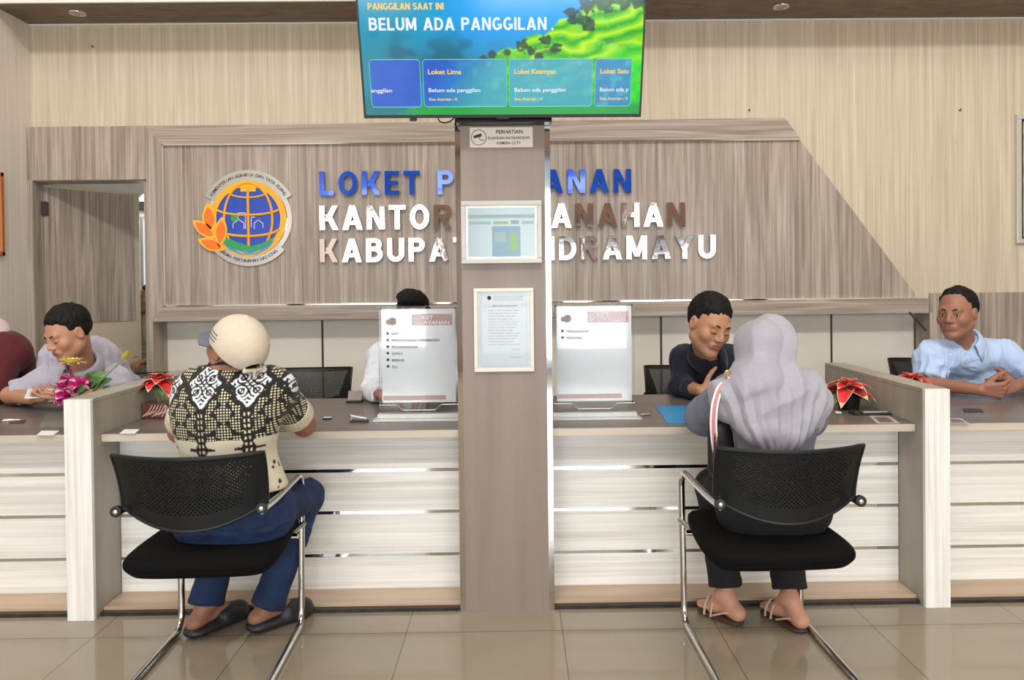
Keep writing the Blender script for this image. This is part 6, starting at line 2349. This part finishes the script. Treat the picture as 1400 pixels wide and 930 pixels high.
def poinsettia(c, rad, label, group, potf, seed, dark=0.3):
    rnd = random.Random(seed)
    base = Vector((c.x, c.y, ZT))
    root = empty('poinsettia', base, 0, label, 'plant', group)
    potf(root, base)
    mb = MB()
    for i in range(5):
        a = 2 * PI * i / 5 + rnd.random()
        mb.tube([base + Vector((0, 0, 0.05)), c + Vector((0.02 * math.cos(a), 0.02 * math.sin(a), -0.01))], 0.0028, 6)
    mb.build('stem', 'stem', root)
    for ring, (n, ln, wd, tilt, dr, zz) in enumerate(((7, 1.0, 0.62, -0.05, 0.75, -0.004), (6, 0.78, 0.52, 0.15, 0.45, 0.006), (5, 0.45, 0.30, 0.5, 0.25, 0.014))):
        for i in range(n):
            a = 2 * PI * (i + 0.5 * ring) / n + rnd.uniform(-0.2, 0.2) + 0.3
            o_ = Vector((math.cos(a), math.sin(a), tilt + rnd.uniform(-0.1, 0.1)))
            mb = MB()
            dk = rnd.random() < dark
            petal_mb(mb, c + Vector((0, 0, zz)), o_, (0, 0, 1), rad * ln * rnd.uniform(0.9, 1.12), rad * wd, dr * rnd.uniform(0.7, 1.3), 1 if dk else 0, 2, rnd.uniform(-0.3, 0.3))
            mb.build('bract', ['bract', 'bract_dark', 'bract_edge'], root)
    for i in range(4):
        a = 2 * PI * i / 4 + 0.6
        mb = MB()
        petal_mb(mb, c + Vector((0, 0, -0.02)), (math.cos(a), math.sin(a), -0.15), (0, 0, 1), rad * 0.95, rad * 0.5, 0.5, 0)
        mb.build('leaf', 'leaf', root)
    mb = MB()
    for i in range(6):
        mb.ball(c + Vector((0.008 * math.cos(i), 0.008 * math.sin(i), 0.018)), 0.004, 8)
    mb.build('flower_centre', 'yellow', root)
    return root


def pot_round(root, b):
    mb = MB(); mb.lathe(b, [(0.040, 0), (0.044, 0.004), (0.052, 0.055), (0.056, 0.066), (0.054, 0.070), (0.048, 0.068), (0.046, 0.055)], 24)
    mb.build('pot', 'pot_black', root, smooth=True)


def pot_square(root, b):
    mb = MB()
    x, y, z = b
    mb.box(x - 0.058, x + 0.058, y - 0.05, y + 0.05, z, z + 0.07, 0)
    pot = mb.build('pot', 'pot_brown', root, 0.006)
    mb = MB()
    for i in range(7):
        a = x - 0.052 + i * 0.0145
        mb.tube([(a, y - 0.0505, z + 0.010 + (0.004 * (i % 3))), (min(a + 0.030, x + 0.054), y - 0.0508, z + 0.034), (min(a + 0.045, x + 0.055), y - 0.0505, z + 0.062)], 0.0022, 5)
    mb.build('stripes', 'pot_stripe', pot)


PG = 'red poinsettias on the worktops'
poinsettia(U(1160, 530, 3.36), 0.122, 'red poinsettia in a black pot, inner side of the right divider', PG, pot_round, 3, 0.25)
poinsettia(U(1246, 520, 3.62), 0.108, 'red poinsettia half hidden behind the right divider, before the person in light blue', PG, pot_round, 9, 0.1)
poinsettia(U(217, 521, 3.38), 0.106, 'red poinsettia in a brown striped square pot, inner side of the left divider', PG, pot_square, 14, 0.45)

# pink flower arrangement beside the left divider
fb = U(112, 560, 3.40)
fr = empty('flower_arrangement', (fb.x, 3.40, ZT), 0, 'pink and yellow artificial flower arrangement on the outer side of the left divider', 'plant')
mb = MB(); mb.lathe(Vector((fb.x, 3.40, ZT)), [(0.035, 0), (0.05, 0.01), (0.055, 0.05), (0.045, 0.07), (0.04, 0.065)], 20)
mb.build('pot', 'pot_black', fr, smooth=True)
rnd = random.Random(8)
cz = U(97, 535, 3.36)
for cl, (cpx, cpy, rr) in enumerate(((96, 517, 0.045), (88, 533, 0.05), (103, 540, 0.055), (112, 527, 0.045), (98, 528, 0.05), (84, 545, 0.035))):
    cc_ = U(cpx, cpy, 3.36 + 0.02 * (cl % 3))
    mb = MB()
    for i in range(15):
        v = Vector((rnd.uniform(-1, 1), rnd.uniform(-1, 0.6), rnd.uniform(-0.9, 1))).normalized()
        petal_mb(mb, cc_ + v * rr * 0.25, v, (0.1, 0.2, 1), rr * 0.85, rr * 0.75, 0.3, 0 if rnd.random() < 0.68 else 1, 1 if rnd.random() < 0.6 else None, rnd.uniform(-1, 1), 5)
    mb.build('blossom', ['magenta', 'pink'], fr)
cc_ = U(98, 500, 3.36)
mb = MB()
for ring in range(3):
    for i in range(10):
        a = 2 * PI * (i + ring * 0.5) / 10
        o_ = Vector((math.cos(a), math.sin(a) * 0.9, 0.25 + 0.5 * ring))
        petal_mb(mb, cc_, o_, (0, 0, 1), 0.072 - 0.012 * ring, 0.026, 0.35, 0 if ring or i % 2 else 1, None, 0, 5)
mb.build('dahlia', ['yellow', 'pink'], fr)
for px, py, ln, aa in ((135, 520, 0.13, 0.15), (150, 520, 0.12, 0.0), (128, 530, 0.12, -0.3), (148, 508, 0.10, 0.6), (140, 505, 0.09, 1.1), (122, 522, 0.10, 0.9), (160, 526, 0.08, -0.1)):
    b_ = U(px - 22, py + 12, 3.40); o_ = U(px + 12, py - 6, 3.36) - b_
    mb = MB(); petal_mb(mb, b_, o_, (0, -0.8, 0.6), ln, ln * 0.5, 0.25, 0, None, aa)
    mb.build('leaf', 'leaf' if ln > 0.11 else 'leaf_pale', fr)
p0, p1, p2 = U(118, 548, 3.40), U(138, 520, 3.36), U(168, 492, 3.33)
mb = MB(); mb.tube([p0, p1, p2], 0.0035, 6); mb.build('stem', 'stem', fr)
mb = MB()
for i in range(5):
    a = 2 * PI * i / 5
    petal_mb(mb, p2, (p2 - p1).normalized() + Vector((0.1 * math.cos(a), 0.3 * math.sin(a), 0.25 * math.cos(a))), (0, 0, 1), 0.058, 0.030, 0.1, 0)
mb.build('bud', 'yellow', fr)
mb = MB(); petal_mb(mb, p2 + Vector((0.045, 0, 0.008)), (1, 0, 0.0), (0, 0, 1), 0.035, 0.02, 0.1, 0); mb.build('bud_tip', 'bract_dark', fr)
mb = MB(); mb.tube([Vector((fb.x, 3.40, ZT + 0.05)), U(100, 520, 3.38)], 0.004, 6); mb.tube([Vector((fb.x, 3.40, ZT + 0.05)), U(98, 505, 3.37)], 0.003, 6); mb.build('stalks', 'stem', fr)


def slab_px(name, pts, th, m_, label, cat, parent=None, z=None):
    """thin flat thing lying on the worktop, corners read from the photograph"""
    z = ZT if z is None else z
    top = [U(x, y, Z=z + th) for x, y in pts]
    mb = MB()
    n = len(top)
    vs = [(p.x, p.y, z + 0.0003) for p in top] + [(p.x, p.y, z + th) for p in top]
    mb.add(vs, [tuple(range(n - 1, -1, -1)), tuple(range(n, 2 * n))] + [(i, (i + 1) % n, (i + 1) % n + n, i + n) for i in range(n)])
    o = mb.build(name, m_, parent)
    if parent is None: tag(o, label, cat)
    return o


M['blue_card'] = mat('blue_folder_card', (28, 134, 190), 0.5, var=0.03)
slab_px('folder', [(912, 579), (938, 579), (952, 555), (896, 554.5)], 0.003, 'blue_card', 'blue paper folder on the worktop left of the person in the hijab', 'folder')
slab_px('paper_slip', [(163, 593), (184, 593), (191, 587), (170, 587)], 0.001, 'paper', 'white paper slip on the inner left worktop near the striped pot', 'paper')
slab_px('paper_slip', [(50, 595), (73, 595), (81, 589), (57, 589)], 0.001, 'paper', 'white paper slip on the far left worktop beside the divider', 'paper')
slab_px('card', [(1318, 563), (1345, 563), (1340, 558.5), (1316, 558.5)], 0.003, 'black', 'dark card on the far right worktop before the clasped hands', 'card')
slab_px('paper_slip', [(1143, 565), (1151, 565), (1149, 562.5), (1142, 562.5)], 0.001, 'paper', 'tiny white paper slip beside the black poinsettia pot', 'paper')
M['booklet'] = mat('grey_green_booklet', (112, 118, 108), 0.35, var=0.15, scale=30, coat=0.4)
bk = slab_px('booklet', [(54, 581), (88, 581), (95, 566), (64, 566)], 0.012, 'booklet', 'grey green booklet lying on the far left worktop beside the divider', 'booklet')
tr = slab_px('counter_label', [(1199, 579), (1231, 579), (1216, 568.5), (1188, 568.5)], 0.0008, 'sticker_grey' if 'sticker_grey' in M else 'top_edge', 'square sticker with a pale border on the inner right worktop', 'sticker')
inner = [U(x, y, Z=ZT + 0.001) for x, y in ((1202, 577.5), (1225, 577.5), (1213, 570), (1193, 570))]
tr2 = slab_px('counter_label', [(1299, 579), (1326, 579), (1314, 572), (1296, 572)], 0.0008, 'top_edge', 'square sticker with a pale border on the far right worktop', 'sticker')
for t_, pp in ((tr, ((1203, 577.3), (1223, 577.3), (1212.5, 570.2), (1194.5, 570.2))), (tr2, ((1302, 577.5), (1320, 577.5), (1311, 573.2), (1299, 573.2)))):
    pts = [U(x, y, Z=ZT + 0.0014) for x, y in pp]
    V_ = [tuple(p) for p in pts]
    o = link_np('print', np.array(V_) - np.array(t_.location), [(0, 1, 2, 3)], 'top', t_, local=True)

# pens
def pen(a, b, m_, label, r=0.0042):
    a, b = Vector(a), Vector(b)
    a.z = b.z = ZT + r + 0.0003
    d_ = (b - a).normalized()
    root = empty('pen', a, 0, label, 'pen', 'pens on the worktops')
    mb = MB(); mb.tube([a, a + d_ * 0.004, b - d_ * 0.015, b], [r * 0.8, r, r, r * 0.2], 10); mb.build('barrel', m_, root, smooth=True)
    mb = MB(); mb.tube([a + d_ * 0.005 + Vector((0, 0, r + 0.0012)), a + d_ * 0.04 + Vector((0, 0, r + 0.001))], 0.0012, 6); mb.build('clip', 'steel', root)


pen(U(876, 569, Z=ZT), U(892, 568, Z=ZT), 'steel', 'silver pen on the worktop between the right notice stand and the blue folder')
pen(U(441, 574, Z=ZT), U(456, 573.5, Z=ZT), 'black', 'black pen lying right of the person in the cap')
pen(U(3, 577, Z=ZT), U(30, 575, Z=ZT), 'steel', 'silver pen on the far left worktop')
slab_px('card', [(12, 578.5), (32, 578.5), (36, 574.5), (15, 574.5)], 0.002, 'black', 'small dark card under the pen on the far left worktop', 'card')

# pen tray beside the right poinsettia
a_, b_ = U(1166, 568, Z=ZT), U(1212, 565, Z=ZT)
root = empty('pen_tray', (a_.x, a_.y, ZT), 0, 'black pen tray with a pale pen before the right poinsettia pot', 'tray')
mb = MB(); mb.box(a_.x, b_.x, a_.y - 0.012, a_.y + 0.045, ZT, ZT + 0.006); mb.box(a_.x, a_.x + 0.03, a_.y - 0.012, a_.y + 0.045, ZT + 0.006, ZT + 0.022)
mb.build('base', 'black', root, 0.002)
mb = MB(); mb.tube([(a_.x + 0.05, a_.y + 0.01, ZT + 0.0105), (b_.x - 0.01, a_.y + 0.014, ZT + 0.0105)], 0.0042, 8); mb.build('rod', 'silver', root)

# phone stand / charging dock near the hidden man
a_ = U(485, 550, Z=ZT)
root = empty('card_holder', (a_.x, a_.y, ZT), 0, 'small black card holder on the worktop left of the left notice stand', 'holder')
mb = MB(); mb.box(a_.x - 0.040, a_.x + 0.040, a_.y - 0.025, a_.y + 0.03, ZT, ZT + 0.010); mb.build('base', 'black', root, 0.003)
mb = MB(); mb.hexa([(a_.x - 0.036, a_.y - 0.004, ZT + 0.01), (a_.x + 0.036, a_.y - 0.004, ZT + 0.01), (a_.x + 0.036, a_.y + 0.002, ZT + 0.01), (a_.x - 0.036, a_.y + 0.002, ZT + 0.01),
                    (a_.x - 0.036, a_.y + 0.018, ZT + 0.055), (a_.x + 0.036, a_.y + 0.018, ZT + 0.055), (a_.x + 0.036, a_.y + 0.022, ZT + 0.055), (a_.x - 0.036, a_.y + 0.022, ZT + 0.055)])
mb.build('back', 'column', root, 0.001)

# stapler like small tool before it
a_ = U(490, 577, Z=ZT)
root = empty('stapler', (a_.x, a_.y, ZT), 0, 'small grey and black stapler near the worktop edge left of the left notice stand', 'stapler')
mb = MB(); mb.box(a_.x - 0.036, a_.x + 0.045, a_.y - 0.011, a_.y + 0.011, ZT, ZT + 0.007); mb.build('base', 'black', root, 0.003)
mb = MB(); mb.hexa([(a_.x - 0.036, a_.y - 0.009, ZT + 0.016), (a_.x + 0.040, a_.y - 0.009, ZT + 0.010), (a_.x + 0.040, a_.y + 0.009, ZT + 0.010), (a_.x - 0.036, a_.y + 0.009, ZT + 0.016),
                    (a_.x - 0.036, a_.y - 0.009, ZT + 0.034), (a_.x + 0.040, a_.y - 0.009, ZT + 0.019), (a_.x + 0.040, a_.y + 0.009, ZT + 0.019), (a_.x - 0.036, a_.y + 0.009, ZT + 0.034)])
mb.build('arm', 'steel', root, 0.004)
mb = MB(); mb.cyl((a_.x - 0.030, a_.y - 0.012, ZT + 0.012), 0.005, 0.024, 10, axis=(0, 1, 0)); mb.build('hinge', 'chrome', root)

# clear tumbler beside the striped pot
c = U(236, 579, Z=ZT)
tag(MB().build('x', 'paper'), 'x', 'x') if False else None
mb = MB(); mb.lathe(Vector((c.x, c.y, ZT)), [(0.020, 0.0), (0.022, 0.002), (0.026, 0.075), (0.0245, 0.075), (0.0205, 0.006)], 24)
tag(mb.build('tumbler', 'acrylic', smooth=True), 'clear plastic tumbler between the striped pot and the person in the cap', 'tumbler')

# the phone of the young man
c = U(52, 538, 3.56)
ph = empty('mobile_phone', c, 0, 'white mobile phone held by the person in grey at the far left', 'phone')
X = Matrix.Translation(c + Vector((0, 0, 0.0))) @ Matrix.Rotation(R(15), 4, 'Z') @ Matrix.Rotation(R(38), 4, 'X')
mb = MB(X); mb.box(-0.050, 0.060, -0.032, 0.032, -0.004, 0.0045); mb.build('body', 'paper', ph, 0.004)
mb = MB(X); mb.box(-0.046, 0.056, -0.028, 0.028, 0.0045, 0.0052); mb.build('screen', 'silver_white', ph)
